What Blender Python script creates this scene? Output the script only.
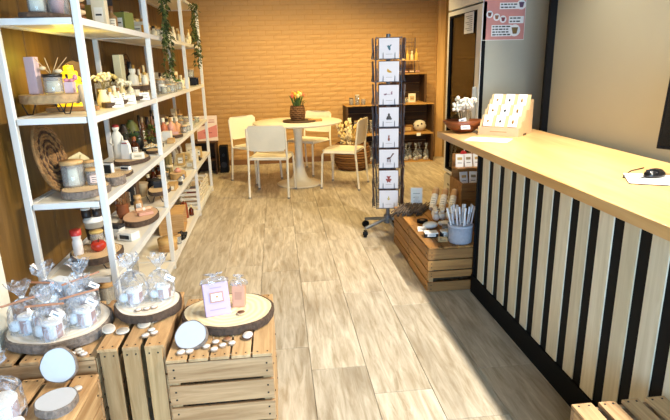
import bpy, math, random
from mathutils import Vector, Matrix, Euler
random.seed(7)
for o in list(bpy.data.objects): bpy.data.objects.remove(o)
scene = bpy.context.scene
C = scene.collection
R = math.radians

# ---------------------------------------------------------------- camera
cd = bpy.data.cameras.new('camera'); cd.sensor_width = 36; cd.sensor_fit = 'HORIZONTAL'
cd.lens = 524.04 / 670 * 36; cd.clip_start = .02
cam = bpy.data.objects.new('camera', cd); C.objects.link(cam)
_p, _t, _r = R(15.754), R(5.987), R(-1.459)
_F = Vector((math.sin(_t)*math.cos(_p), math.cos(_t)*math.cos(_p), -math.sin(_p)))
_R = Vector((math.cos(_t), -math.sin(_t), 0)); _U = _R.cross(_F)
_R2 = _R*math.cos(_r) + _U*math.sin(_r); _U2 = _U*math.cos(_r) - _R*math.sin(_r)
_M = Matrix((_R2, _U2, -_F)).transposed().to_4x4(); _M.translation = (0, 0, 1.41)
cam.matrix_world = _M
scene.camera = cam

# ---------------------------------------------------------------- world, lights, exposure
vs = scene.view_settings
vs.view_transform = 'Standard'; vs.look = 'None'; vs.gamma = 1; vs.use_curve_mapping = False
vs.exposure = 0.3
w = bpy.data.worlds.new('world'); scene.world = w; w.use_nodes = True
bg = w.node_tree.nodes['Background']; bg.inputs[0].default_value = (.42, .69, 1.0, 1); bg.inputs[1].default_value = 12.0

def lamp(kind, name, loc, power, col, aim=None, **kw):
    d = bpy.data.lights.new(name, kind); d.energy = power; d.color = col
    for k, v in kw.items(): setattr(d, k, v)
    o = bpy.data.objects.new(name, d); C.objects.link(o); o.location = loc
    if aim is not None:
        o.rotation_euler = (Vector(aim) - Vector(loc)).to_track_quat('-Z', 'Y').to_euler()
    return o
WARM = (1.0, .75, .34)
WARM2 = (1.0, .92, .79)
# daylight enters through the shop window behind the camera (portal only guides sampling)
pt = lamp('AREA', 'shop_window_portal', (.3, -1.55, 1.15), 1, (1, 1, 1), aim=(.3, 5, 1.15), shape='RECTANGLE', size=2.7, size_y=1.7)
pt.data.cycles.is_portal = True
# ceiling downlights: over the counter, along the aisle (aimed at the shelves) and at the back wall
for y in (.9, 1.85, 2.75):
    lamp('SPOT', 'counter_downlight', (1.62, y, 2.54), 165, WARM2, aim=(.35, y+.1, .3), spot_size=R(118), spot_blend=.7, shadow_soft_size=.035)
for y in (4.2, 5.3):
    lamp('SPOT', 'aisle_downlight', (.75, y, 2.54), 100, WARM, aim=(.2, y+1.3, .3), spot_size=R(125), spot_blend=.5, shadow_soft_size=.05)
for x in (-.1, 1.0, 2.0):
    lamp('SPOT', 'back_downlight', (x, 5.95, 2.54), 110, WARM, aim=(x-.15, 7.3, .45), spot_size=R(95), spot_blend=.9, shadow_soft_size=.06)

# ---------------------------------------------------------------- materials
def hexc(h):
    h = h.lstrip('#'); v = [int(h[i:i+2], 16)/255 for i in (0, 2, 4)]
    return tuple((c/12.92 if c <= .04045 else ((c+.055)/1.055)**2.4) for c in v) + (1,)
MATS = {}
def nmat(name):
    m = bpy.data.materials.new(name); m.use_nodes = True; MATS[name] = m
    return m, m.node_tree, m.node_tree.nodes['Principled BSDF']
def mat(col, rough=.55, metal=0, noise=.06, scale=30, emit=0, spec=None, bump=0):
    key = 'm_%s_%s_%s_%s_%s_%s' % (col, rough, metal, noise, emit, bump)
    if key in MATS: return MATS[key]
    m, nt, b = nmat(key); c = hexc(col)
    b.inputs['Roughness'].default_value = rough; b.inputs['Metallic'].default_value = metal
    if spec is not None: b.inputs['Specular IOR Level'].default_value = spec
    tc = nt.nodes.new('ShaderNodeTexCoord'); n = nt.nodes.new('ShaderNodeTexNoise'); n.inputs['Scale'].default_value = scale
    n.inputs['Detail'].default_value = 3
    nt.links.new(tc.outputs['Object'], n.inputs['Vector'])
    r = nt.nodes.new('ShaderNodeMix'); r.data_type = 'RGBA'
    r.inputs['A'].default_value = tuple(x*(1-noise*2) for x in c[:3]) + (1,)
    r.inputs['B'].default_value = tuple(min(1, x*(1+noise)) for x in c[:3]) + (1,)
    nt.links.new(n.outputs['Fac'], r.inputs['Factor']); nt.links.new(r.outputs['Result'], b.inputs['Base Color'])
    if bump:
        bp = nt.nodes.new('ShaderNodeBump'); bp.inputs['Strength'].default_value = bump; bp.inputs['Distance'].default_value = .01
        nt.links.new(n.outputs['Fac'], bp.inputs['Height']); nt.links.new(bp.outputs['Normal'], b.inputs['Normal'])
    if emit:
        b.inputs['Emission Color'].default_value = c; b.inputs['Emission Strength'].default_value = emit
    return m
def wood(name, c1, c2, c3=None, axis='Y', scale=6, rough=.5, var=.25, stretch=14, knots=False):
    """procedural grain along one axis, with a per-piece brightness shift"""
    if name in MATS: return MATS[name]
    m, nt, b = nmat(name); N = nt.nodes.new; L = nt.links.new
    tc = N('ShaderNodeTexCoord'); mp = N('ShaderNodeMapping'); oi = N('ShaderNodeObjectInfo')
    s = [stretch]*3; s['XYZ'.index(axis)] = 1.0
    mp.inputs['Scale'].default_value = s
    add = N('ShaderNodeVectorMath'); add.operation = 'ADD'
    mul = N('ShaderNodeVectorMath'); mul.operation = 'SCALE'; mul.inputs['Scale'].default_value = 1
    comb = N('ShaderNodeCombineXYZ')
    m1 = N('ShaderNodeMath'); m1.operation = 'MULTIPLY'; m1.inputs[1].default_value = 37
    L(oi.outputs['Random'], m1.inputs[0])
    for i in range(3): L(m1.outputs[0], comb.inputs[i])
    L(tc.outputs['Object'], add.inputs[0]); L(comb.outputs[0], add.inputs[1]); L(add.outputs[0], mp.inputs['Vector'])
    n = N('ShaderNodeTexNoise'); n.inputs['Scale'].default_value = scale*.35; n.inputs['Detail'].default_value = 5; n.inputs['Roughness'].default_value = .65; n.inputs['Distortion'].default_value = .6
    L(mp.outputs[0], n.inputs['Vector'])
    n2 = N('ShaderNodeTexNoise'); n2.inputs['Scale'].default_value = scale*.12 if knots else scale*.05; n2.inputs['Detail'].default_value = 2
    mp2 = N('ShaderNodeMapping'); s2 = [5 if knots else 3]*3; s2['XYZ'.index(axis)] = 1.3 if knots else 1.0; mp2.inputs['Scale'].default_value = s2
    L(add.outputs[0], mp2.inputs['Vector']); L(mp2.outputs[0], n2.inputs['Vector'])
    cr = N('ShaderNodeValToRGB'); e = cr.color_ramp.elements
    e[0].position = .32; e[0].color = hexc(c1); e[1].position = .66; e[1].color = hexc(c2)
    L(n.outputs['Fac'], cr.inputs[0])
    mx = N('ShaderNodeMix'); mx.data_type = 'RGBA'; mx.inputs['B'].default_value = hexc(c3 or c1)
    mr = N('ShaderNodeMapRange'); mr.inputs[1].default_value = .52; mr.inputs[2].default_value = .75; mr.inputs[3].default_value = 0; mr.inputs[4].default_value = .6
    L(n2.outputs['Fac'], mr.inputs[0]); L(mr.outputs[0], mx.inputs['Factor']); L(cr.outputs[0], mx.inputs['A'])
    hsv = N('ShaderNodeHueSaturation'); mr2 = N('ShaderNodeMapRange'); mr2.inputs[3].default_value = 1-var; mr2.inputs[4].default_value = 1+var*.5
    L(oi.outputs['Random'], mr2.inputs[0]); L(mr2.outputs[0], hsv.inputs['Value']); L(mx.outputs['Result'], hsv.inputs['Color'])
    L(hsv.outputs[0], b.inputs['Base Color']); b.inputs['Roughness'].default_value = rough
    bp = N('ShaderNodeBump'); bp.inputs['Strength'].default_value = .12; bp.inputs['Distance'].default_value = .004
    L(n.outputs['Fac'], bp.inputs['Height']); L(bp.outputs[0], b.inputs['Normal'])
    return m
def ringwood(name, c1, c2, scale=26):
    if name in MATS: return MATS[name]
    m, nt, b = nmat(name); N = nt.nodes.new; L = nt.links.new
    tc = N('ShaderNodeTexCoord'); wv = N('ShaderNodeTexWave'); wv.wave_type = 'RINGS'; wv.rings_direction = 'Z'
    wv.inputs['Scale'].default_value = scale; wv.inputs['Distortion'].default_value = 2.5; wv.inputs['Detail'].default_value = 3; wv.inputs['Detail Scale'].default_value = 1.2
    L(tc.outputs['Object'], wv.inputs['Vector'])
    mx = N('ShaderNodeMix'); mx.data_type = 'RGBA'; mx.inputs['A'].default_value = hexc(c1); mx.inputs['B'].default_value = hexc(c2)
    L(wv.outputs['Fac'], mx.inputs['Factor']); L(mx.outputs['Result'], b.inputs['Base Color']); b.inputs['Roughness'].default_value = .6
    return m
def thin(name, tint, gloss=.25, rough=.08, body=.0, bodycol='#FFFFFF'):
    """thin clear sheet: transparent body, fresnel reflections, a little scatter"""
    if name in MATS: return MATS[name]
    m, nt, b = nmat(name); N = nt.nodes.new; L = nt.links.new
    nt.nodes.remove(b); out = nt.nodes['Material Output']
    tr = N('ShaderNodeBsdfTransparent'); tr.inputs[0].default_value = hexc(tint)
    gl = N('ShaderNodeBsdfGlossy'); gl.inputs['Roughness'].default_value = rough
    df = N('ShaderNodeBsdfDiffuse'); df.inputs[0].default_value = hexc(bodycol)
    fr = N('ShaderNodeLayerWeight'); fr.inputs[0].default_value = .12
    ad = N('ShaderNodeMath'); ad.operation = 'MULTIPLY_ADD'; ad.inputs[1].default_value = .7; ad.inputs[2].default_value = gloss; ad.use_clamp = True
    L(fr.outputs[0], ad.inputs[0])
    m1 = N('ShaderNodeMixShader'); m1.inputs[0].default_value = body; L(tr.outputs[0], m1.inputs[1]); L(df.outputs[0], m1.inputs[2])
    m2 = N('ShaderNodeMixShader'); L(ad.outputs[0], m2.inputs[0]); L(m1.outputs[0], m2.inputs[1]); L(gl.outputs[0], m2.inputs[2])
    L(m2.outputs[0], out.inputs[0])
    return m
FILM = thin('cellophane', '#FAFCFF', .06, .10, .26, '#E8F2FF')
def crease_highlights(m, lo, hi):
    # noise streaks of white scatter, painted into the film as highlights on creases
    nt = m.node_tree; N = nt.nodes.new; tc = N('ShaderNodeTexCoord'); n = N('ShaderNodeTexNoise'); n.inputs['Scale'].default_value = 20; n.inputs['Detail'].default_value = 2; n.inputs['Distortion'].default_value = 2.5
    mr = N('ShaderNodeMapRange'); mr.inputs[1].default_value = .46; mr.inputs[2].default_value = .66; mr.inputs[3].default_value = lo; mr.inputs[4].default_value = hi
    nt.links.new(tc.outputs['Object'], n.inputs['Vector']); nt.links.new(n.outputs['Fac'], mr.inputs[0])
    ms = [q for q in nt.nodes if q.type == 'MIX_SHADER'][0]; nt.links.new(mr.outputs[0], ms.inputs[0])
crease_highlights(FILM, .04, .38)
GLASS = thin('clear_glass', '#F6F8F6', .03, .03, .16, '#FFFFFF')
AMBERG = thin('amber_glass', '#9A4A18', .05, .05, .25, '#7A3A14')
DOORG = thin('fridge_glass', '#C8C0B0', .02, .02)
WHITE = mat('#F2EFE6', .35, noise=.02)
POSTW = mat('#E4E3DE', .4, noise=.02)
BLACK = mat('#07080B', .7, noise=.05, spec=.2)
BLACKM = mat('#16161A', .4, .3)
CHROME = mat('#B8BCC2', .25, .9)
SLATE = mat('#23262E', .6)
PAPER = mat('#F4F2EE', .6, noise=.02)
CREAM = mat('#EBDDB8', .5, noise=.04)
INK = mat('#3A3836', .7)
BARK = mat('#5B4636', .9, noise=.35, scale=60, bump=.8)
BARKL = mat('#8D7D70', .9, noise=.45, scale=70, bump=.8)
SLICE = ringwood('slice_face', '#E6CFA6', '#C99F68')
SLICEW = ringwood('slice_face_pale', '#EFE6DA', '#E2D4BE', 14)
DISCF = mat('#CBCCD0', .7, noise=.03)
CRATEW = wood('crate_wood', '#A9793F', '#D2A566', '#8A6238', 'Y', 7, .65, .22)
CRATEX = wood('crate_wood_x', '#926A42', '#C69C6E', '#6E4E32', 'X', 7, .65, .22)
CRATEY = wood('crate_wood_y', '#A87C4C', '#D6AE7C', '#7E5C3A', 'Y', 7, .65, .2)
CRATEZ = wood('crate_wood_z', '#A07846', '#CCA674', '#785634', 'Z', 7, .65, .15)
DARKW = wood('dark_crate_wood', '#3E2812', '#5E3E1C', '#2E1C0C', 'X', 7, .7, .2)  # shade inside the shelf crates is put into this colour; side stand shares it
DARKWZ = wood('shaded_crate_wood_z', '#3E2812', '#5E3E1C', '#2E1C0C', 'Z', 7, .7, .2)  # upright-grain copy, darkened for the same crate-interior shade

# ---------------------------------------------------------------- mesh helpers
class MB:
    def __init__(s): s.v = []; s.f = []; s.mi = []; s.cm = 0; s.sm = []
    def _add(s, vs, fs, smooth=False):
        b = len(s.v); s.v += [tuple(v) for v in vs]
        for f in fs: s.f.append(tuple(b+i for i in f)); s.mi.append(s.cm); s.sm.append(smooth)
        return s
    def bx(s, x0, x1, y0, y1, z0, z1, M=None):
        vs = [Vector((x, y, z)) for x in (x0, x1) for y in (y0, y1) for z in (z0, z1)]
        if M is not None: vs = [M @ v for v in vs]
        return s._add(vs, [(0,1,3,2),(4,6,7,5),(0,4,5,1),(2,3,7,6),(0,2,6,4),(1,5,7,3)])
    def box(s, c, d, rot=(0, 0, 0)):
        M = Matrix.Translation(Vector(c)) @ Euler(rot).to_matrix().to_4x4()
        return s.bx(-d[0]/2, d[0]/2, -d[1]/2, d[1]/2, -d[2]/2, d[2]/2, M)
    def lathe(s, prof, n=16, c=(0, 0, 0), M=None, sx=1, sy=1, wob=0):
        vs = []; k = len(prof)
        for i in range(n):
            a = 2*math.pi*i/n
            for (r, z) in prof:
                q = 1 + (random.uniform(-wob, wob) if wob else 0)
                vs.append(Vector((c[0]+r*q*sx*math.cos(a), c[1]+r*q*sy*math.sin(a), c[2]+z)))
        if M is not None: vs = [M @ v for v in vs]
        fs = []
        for i in range(n):
            j = (i+1) % n
            for t in range(k-1): fs.append((i*k+t, j*k+t, j*k+t+1, i*k+t+1))
        s._add(vs, fs, True)
        if prof[0][0] > 1e-4: s._add([vs[i*k] for i in range(n)][::-1], [tuple(range(n))])
        if prof[-1][0] > 1e-4: s._add([vs[i*k+k-1] for i in range(n)], [tuple(range(n))])
        return s
    def cyl(s, c, r, h, n=16, M=None): return s.lathe([(r, 0), (r, h)], n, c, M)
    def tube(s, pts, r, n=6, r2=None):
        pts = [Vector(p) for p in pts]; vs = []; m = len(pts)
        for i, p in enumerate(pts):
            d = (pts[min(i+1, m-1)] - pts[max(i-1, 0)]).normalized()
            u = d.cross(Vector((0, 0, 1)) if abs(d.z) < .95 else Vector((1, 0, 0))).normalized(); v = d.cross(u)
            rr = r if r2 is None else r + (r2-r)*i/(m-1)
            for k in range(n):
                a = 2*math.pi*k/n; vs.append(p + u*rr*math.cos(a) + v*rr*math.sin(a))
        fs = [(i*n+k, i*n+(k+1) % n, (i+1)*n+(k+1) % n, (i+1)*n+k) for i in range(m-1) for k in range(n)]
        s._add(vs, fs, True); s._add(vs[:n][::-1], [tuple(range(n))]); s._add(vs[-n:], [tuple(range(n))])
        return s
    def prism(s, out, z0, z1, M=None):
        n = len(out); vs = [Vector((x, y, z0)) for x, y in out] + [Vector((x, y, z1)) for x, y in out]
        if M is not None: vs = [M @ v for v in vs]
        return s._add(vs, [tuple(range(n))[::-1], tuple(range(n, 2*n))] + [(i, (i+1) % n, n+(i+1) % n, n+i) for i in range(n)])
    def ball(s, c, r, n=10, m=6, sz=1, sx=1, sy=1):
        prof = [(max(r*math.sin(math.pi*i/m), 1e-5), -r*sz*math.cos(math.pi*i/m)) for i in range(m+1)]
        return s.lathe(prof, n, c, sx=sx, sy=sy)
    def face(s, pts): return s._add(pts, [tuple(range(len(pts)))])
    def build(s, name, m, parent=None, bevel=0, loc=None, smooth=None):
        me = bpy.data.meshes.new(name); me.from_pydata(s.v, [], s.f); me.update()
        ms = m if isinstance(m, (list, tuple)) else [m]
        for q in ms: me.materials.append(q)
        me.polygons.foreach_set('material_index', s.mi); me.polygons.foreach_set('use_smooth', s.sm if smooth is None else [smooth]*len(s.sm))
        o = bpy.data.objects.new(name, me); C.objects.link(o)
        if parent: o.parent = parent
        if loc: o.location = loc
        if bevel:
            b = o.modifiers.new('bevel', 'BEVEL'); b.width = bevel; b.segments = 2; b.limit_method = 'ANGLE'; b.angle_limit = R(40)
        return o
def rr(w, h, r, n=5):
    out = []
    for cx, cy, a0 in ((w/2-r, h/2-r, 0), (-w/2+r, h/2-r, 90), (-w/2+r, -h/2+r, 180), (w/2-r, -h/2+r, 270)):
        for i in range(n+1):
            a = R(a0 + 90*i/n); out.append((cx+r*math.cos(a), cy+r*math.sin(a)))
    return out
def tag(o, label, cat, group=None, kind=None):
    if label: o['label'] = label
    if cat: o['category'] = cat
    if group: o['group'] = group
    if kind: o['kind'] = kind
    return o
def thing(name, label, cat, loc=(0, 0, 0), rz=0, group=None, rot=None):
    o = bpy.data.objects.new(name, None); C.objects.link(o); o.location = loc; o.rotation_euler = rot or (0, 0, rz)
    o.empty_display_size = .05
    return tag(o, label, cat, group)
def struct(o): o['kind'] = 'structure'; return o
def dup(root, loc, rz=None, label=None, group=None, rot=None, scale=None):
    r = root.copy(); C.objects.link(r); r.location = loc
    if rz is not None: r.rotation_euler = (0, 0, rz)
    if rot: r.rotation_euler = rot
    if scale: r.scale = (scale,)*3
    if label: r['label'] = label
    if group: r['group'] = group
    for ch in list(root.children):
        c = ch.copy(); C.objects.link(c); c.parent = r
        for g in list(ch.children):
            d = g.copy(); C.objects.link(d); d.parent = c
    return r
def inst(me_obj, name, parent, loc, rot=(0, 0, 0), scale=(1, 1, 1)):
    o = bpy.data.objects.new(name, me_obj.data); C.objects.link(o); o.parent = parent; o.location = loc; o.rotation_euler = rot; o.scale = scale
    return o
def text_mesh(txt, size, m, parent, loc, rot, name='lettering', depth=.0006, bold=False):
    cu = bpy.data.curves.new('lettering', 'FONT'); cu.body = txt; cu.size = size; cu.align_x = 'CENTER'; cu.align_y = 'CENTER'; cu.extrude = depth
    if bold: cu.offset = size*.02
    t = bpy.data.objects.new('tmp', cu); C.objects.link(t)
    me = bpy.data.meshes.new_from_object(t); bpy.data.objects.remove(t)
    me.materials.clear(); me.materials.append(m)
    o = bpy.data.objects.new(name, me); C.objects.link(o); o.parent = parent; o.location = loc; o.rotation_euler = rot
    return o

# ================================================================ SETTING
# ---- floor of wide oak-look planks
sub = MB().bx(-1.25, 2.5, -1.6, 7.75, -.06, -.008).build('floor', mat('#8A7A62', .8)); struct(sub)
PLANK = wood('floor_plank', '#A6957A', '#D8CCB6', '#7C6A50', 'Y', 11, .42, .14, 9, True)
PW, PL = .262, 1.05
pm = {}
def plank(x0, x1, y0, y1):
    key = (round(x1-x0, 3), round(y1-y0, 3))
    if key not in pm:
        pm[key] = MB().bx(0, key[0]-.002, 0, key[1]-.002, -.008, 0).build('plank', PLANK, sub, bevel=.0012)
        pm[key].location = (x0, y0, 0); return
    o = inst(pm[key], 'plank', sub, (x0, y0, 0))
    b = o.modifiers.new('bevel', 'BEVEL'); b.width = .0012; b.segments = 1
offs = [2.414, 2.20, 1.976, 2.81, 2.1, 2.55]
for i in range(-5, 10):
    x0 = .10 + PW*i - PW; x1 = x0 + PW
    if x1 < -1.19 or x0 > 2.42: continue
    o0 = offs[i % 6] if i >= 0 else offs[(i+6) % 6]
    y = o0 - PL*4
    while y < 7.66:
        ya, yb = max(y, -1.5), min(y+PL, 7.66)
        if yb - ya > .05: plank(max(x0, -1.19), min(x1, 2.44), ya, yb)
        y += PL
# ---- ceiling and front wall with the shop window opening
struct(MB().bx(-1.25, 2.5, -1.6, 7.8, 2.6, 2.66).build('ceiling', mat('#8E8068', .8)))
fw = MB().bx(-1.25, -1.05, -1.62, -1.52, 0, 2.6).bx(1.65, 2.5, -1.62, -1.52, 0, 2.6).bx(-1.05, 1.65, -1.62, -1.52, 0, .3).bx(-1.05, 1.65, -1.62, -1.52, 2.0, 2.6)
struct(fw.build('wall_front', mat('#D8CCB4', .8)))
# ---- back wall of painted brick
BRICK = mat('#BC9258', .62, noise=.06, scale=9, bump=.35)
MORT = mat('#B68A50', .8, noise=.08)
wb = struct(MB().bx(-1.25, 2.5, 7.668, 7.78, 0, 2.6).build('wall_back', MORT))
protos = []
rnd = random.Random(3)
for k in range(6):
    b = MB(); Lb, Hb = .208, .057
    nx, nz = 4, 2
    vs = []; 
    for iz in range(nz+1):
        for ix in range(nx+1):
            e = ix in (0, nx) or iz in (0, nz)
            vs.append((-Lb/2+Lb*ix/nx + rnd.uniform(-.002, .002), -(.004 if e else .008 + rnd.uniform(-.003, .003)), -Hb/2+Hb*iz/nz + rnd.uniform(-.0018, .0018)))
    fs = [(iz*(nx+1)+ix, iz*(nx+1)+ix+1, (iz+1)*(nx+1)+ix+1, (iz+1)*(nx+1)+ix) for iz in range(nz) for ix in range(nx)]
    b._add(vs, fs)
    edge = [ix for ix in range(nx+1)] + [(iz)*(nx+1)+nx for iz in range(1, nz+1)] + [nz*(nx+1)+ix for ix in range(nx-1, -1, -1)] + [iz*(nx+1) for iz in range(nz-1, 0, -1)]
    rim = [vs[i] for i in edge]; back = [(x, .006, z) for x, y, z in rim]; n = len(rim)
    b._add(rim+back, [(i, n+i, n+(i+1) % n, (i+1) % n) for i in range(n)])
    protos.append(b)
spots = []
z = .115; row = 0
while z < 2.55:
    x = -1.18 + (.109 if row % 2 else 0)
    while x < 2.36:
        spots.append((x+.104, z)); x += .218
    z += .0655; row += 1
def vis(s):
    x, z = s
    if -.78 < x < 2.32 and .95 < z < 2.2:
        if .8 < x < 2.1 and z < 1.4: return 2
        return 0
    if -.6 < x < 1.0 and z <= .95: return 1
    return 3
spots.sort(key=lambda s: (vis(s), abs(s[0]-.8)))
bobj = [p.build('brick', BRICK, wb, loc=(0, 7.668, -1), smooth=False) for p in protos]
rest = MB()
for i, (x, z) in enumerate(spots):
    if i < 6: bobj[i].location = (x, 7.668, z); continue
    if i < 300: inst(bobj[i % 6], 'brick', wb, (x, 7.668, z))
    else:
        p = protos[i % 6]; rest._add([(a+x, bb+7.668, c+z) for a, bb, c in p.v], p.f)
ro = rest.build('brick_field', BRICK, wb); ro['kind'] = 'stuff'
struct(MB().bx(-1.19, 2.36, 7.645, 7.66, 0, .075).build('baseboard_back', mat('#7A5228', .6)))
struct(MB().bx(2.33, 2.44, 7.62, 7.67, 0, 2.6).build('trim_1', wood('trim_wood', '#C99A58', '#DDB577', None, 'Z', 5, .55)))
# ---- left wall of golden wood panels
wl = struct(MB().bx(-1.30, -1.21, -1.6, 7.75, 0, 2.6).build('wall_left', mat('#7A5A2C', .8)))
PANEL = wood('wall_panel', '#5C4014', '#7A5820', '#523A12', 'Z', 5, .5, .10, 10)
y = 1.0
while y < 7.6:
    MB().bx(-1.21, -1.19, y+.003, min(y+.60, 7.66)-.003, .0, 2.6).build('panel', PANEL, wl, bevel=.002); y += .60
struct(MB().bx(-1.19, -1.05, 1.84, 1.96, 0, 2.6).build('trim_2', mat('#EADFC6', .55)))
# ---- right wall, dark edge trim, deeper alcove behind
struct(MB().bx(1.86, 1.98, -1.6, 3.47, 0, 2.6).build('wall_right', mat('#A39E88', .75, noise=.02, scale=4)))
struct(MB().bx(1.815, 1.90, 3.47, 3.50, 0, 2.6).build('trim_3', BLACK))
struct(MB().bx(2.44, 2.52, 3.47, 7.7, 0, 2.6).bx(1.98, 2.44, 3.42, 3.47, 0, 2.6).build('wall_alcove', mat('#B9975C', .75)))

# ================================================================ COUNTER
ct = thing('shop_counter', 'long shop counter with pale vertical slats on black and light wood worktop', 'counter', (1.155, 1.9, 0))
ox, oy = 1.155, 1.9
def cpart(name, x0, x1, y0, y1, z0, z1, m, bevel=0, parent=ct):
    return MB().bx(x0-ox, x1-ox, y0-oy, y1-oy, z0, z1).build(name, m, parent, bevel)
TOPW = wood('counter_top_wood', '#D0A062', '#E4BC80', '#C49256', 'Y', 5, .33, .05, 9)
cpart('worktop', 1.125, 1.80, .55, 3.636, .878, .921, TOPW, .003)
cpart('body', 1.163, 1.75, .60, 2.93, .0, .878, BLACK)
cpart('plinth', 1.150, 1.163, .60, 2.93, .0, .118, BLACK, .002)
cpart('end_post', 1.156, 1.163, 2.905, 2.93, .118, .878, BLACK)
SLAT = wood('pale_slat', '#C9BFA2', '#E2DAC2', '#BDB292', 'Z', 6, .5, .06)
starts = [2.905, 2.757, 2.615, 2.475, 2.331, 2.203, 2.063, 1.918, 1.785, 1.643, 1.506, 1.367, 1.228, 1.089, .95, .81]
for a in range(len(starts)-1):
    cpart('slat', 1.158, 1.163, starts[a+1]+.002, starts[a]-.055, .118, .878, SLAT, .0015)

# ================================================================ SHELVING UNIT
SX0, SX1 = -1.14, -.784
PY = [2.403, 3.651, 5.034, 6.087]
ZL = [.05, .452, .82, 1.197, 1.602, 1.99]
su = thing('shelving_unit', 'tall white metal shelving unit full of gifts against the golden wood wall', 'shelf', (-.96, 4.2, 0))
def spart(name, x0, x1, y0, y1, z0, z1, m, bevel=0):
    return MB().bx(x0+.96, x1+.96, y0-4.2, y1-4.2, z0, z1).build(name, m, su, bevel)
for y in PY:
    for x in (SX0+.015, SX1-.015):
        spart('post', x-.015, x+.015, y-.013, y+.013, 0, 2.005, POSTW, .003)
BOARD = mat('#EFE8D6', .4, noise=.02)
for a in range(3):
    for z in ZL:
        spart('shelf_board', SX0+.034, SX1-.034, PY[a]+.016, PY[a+1]-.016, z-.01, z+.01, BOARD)
        spart('front_rail', SX1-.033, SX1-.001, PY[a]+.016, PY[a+1]-.016, z-.017, z+.012, POSTW, .002)
        spart('back_rail', SX0+.001, SX0+.033, PY[a]+.016, PY[a+1]-.016, z-.017, z+.012, POSTW)
for y in PY:
    for z in ZL:
        spart('cross_rail', SX0+.036, SX1-.036, y-.013, y+.013, z-.015, z+.012, POSTW, .002)

# ================================================================ FRIDGE
fr = thing('display_fridge', 'tall grey display fridge with dark glass door and white door frame', 'fridge', (1.542, 3.957, 0))
def fp(name, x0, x1, y0, y1, z0, z1, m, bevel=0, parent=fr):
    return MB().bx(x0, x1, y0, y1, z0, z1).build(name, m, parent, bevel)
GREY = mat('#B9B5A2', .5, noise=.02)
fp('side_panel', .03, .66, 0, .02, 0, 2.02, GREY, .003)
fp('side_panel', .03, .66, .772, .79, 0, 2.02, GREY)
fp('back_panel', .64, .66, .02, .772, 0, 2.02, GREY)
fp('roof_panel', .03, .66, .02, .772, 2.0, 2.02, GREY)
fp('header', 0, .03, 0, .79, 1.815, 2.02, WHITE, .003)
fp('base_grille', 0, .64, .02, .772, 0, .38, mat('#D8D0BC', .5), .003)
gm = MB()
for i in range(9):
    for j in range(6): gm.bx(-.004, 0, .10+.065*i, .135+.065*i, .06+.045*j, .078+.045*j)
gm.build('vent_slots', mat('#8A8272', .6), fr)['kind'] = 'stuff'
DF = MB().bx(0, .03, .0, .10, .40, 1.80).bx(0, .03, .745, .79, .40, 1.80).bx(0, .03, .10, .745, .40, .43).bx(0, .03, .10, .745, 1.765, 1.80)
dfo = DF.build('door_frame', WHITE, fr)
MB().bx(-.002, .028, .10, .112, .43, 1.765).bx(-.002, .028, .725, .745, .43, 1.765).bx(-.002, .028, .112, .725, .43, .445).bx(-.002, .028, .112, .725, 1.75, 1.765).bx(.005, .032, -.006, -.0005, .02, 1.81).build('gasket', BLACK, fr)
MB().bx(.012, .016, .112, .725, .445, 1.75).build('glass_pane', DOORG, fr)
fp('inner_lining', .60, .63, .03, .76, .39, 1.98, mat('#5A3F1C', .7))
for z in (.75, 1.08, 1.42): fp('wire_shelf', .06, .60, .03, .76, z-.005, z+.005, mat('#6A5A38', .5))
fp('door_handle', -.03, 0, .045, .06, .95, 1.2, mat('#C8C4B8', .3, .4), .004)
# things inside the fridge
for i, (y, z, n) in enumerate(((4.25, 1.085, 3), (4.45, 1.085, 2), (4.22, 1.425, 2), (4.3, .755, 3), (4.5, .755, 2))):
    for k in range(n):
        t = thing('tea_tin', 'yellow stacked tin inside the dark glass fridge', 'tin', (1.68, y, z+k*.083), 0, 'tins in the fridge')
        MB().cyl((0, 0, 0), .05, .07, 14).build('body', mat('#B79A3C', .5), t)
        MB().cyl((0, 0, .07), .052, .012, 14).build('lid', mat('#D8C27A', .4), t)
n = thing('paper_notice', 'white paper note taped on the fridge glass door', 'notice', (1.536, 4.21, 1.68))
MB().bx(-.002, 0, -.10, .10, -.078, .078).build('sheet', PAPER, n)
tl = MB()
for k in range(8): tl.bx(-.003, -.002, -.075, .075 - .04*(k % 3), .05-.015*k-.002, .05-.015*k+.002)
tl.build('print_lines', mat('#8A8680', .7), n)
# poster on the fridge side
po = thing('menu_poster', 'pink printed poster with cup pictures stuck to the grey fridge side', 'poster', (1.70, 3.951, 1.70))
PINK = mat('#D9948A', .55, noise=.05)
MB().bx(-.152, .168, 0, .003, -.16, .225).build('sheet', PINK, po)
MB().bx(-.155, -.152, -.0005, .003, -.163, .228).bx(.168, .171, -.0005, .003, -.163, .228).bx(-.155, .171, -.0005, .003, -.163, -.159).build('white_edge', PAPER, po)
def ptext(x0, x1, z0, z1, rows):
    o = MB().bx(x0, x1, -.0015, 0, z0, z1).build('text_panel', PAPER, po)
    l = MB(); r_ = random.Random(int(x0*1e4)+rows)
    for k in range(rows):
        zz = z1 - (z1-z0)*(k+.6)/(rows+.2); x = x0+.008
        while x < x1-.03:
            wl_ = r_.uniform(.012, .03); l.bx(x, min(x+wl_, x1-.008), -.0028, -.0015, zz-.0045, zz+.0045); x += wl_+.007
    l.build('print_lines', INK, o)
ptext(-.07, .06, .175, .215, 2); ptext(-.03, .12, .055, .10, 2); ptext(.045, .16, -.045, .005, 2); ptext(-.085, .07, -.135, -.055, 4)
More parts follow.
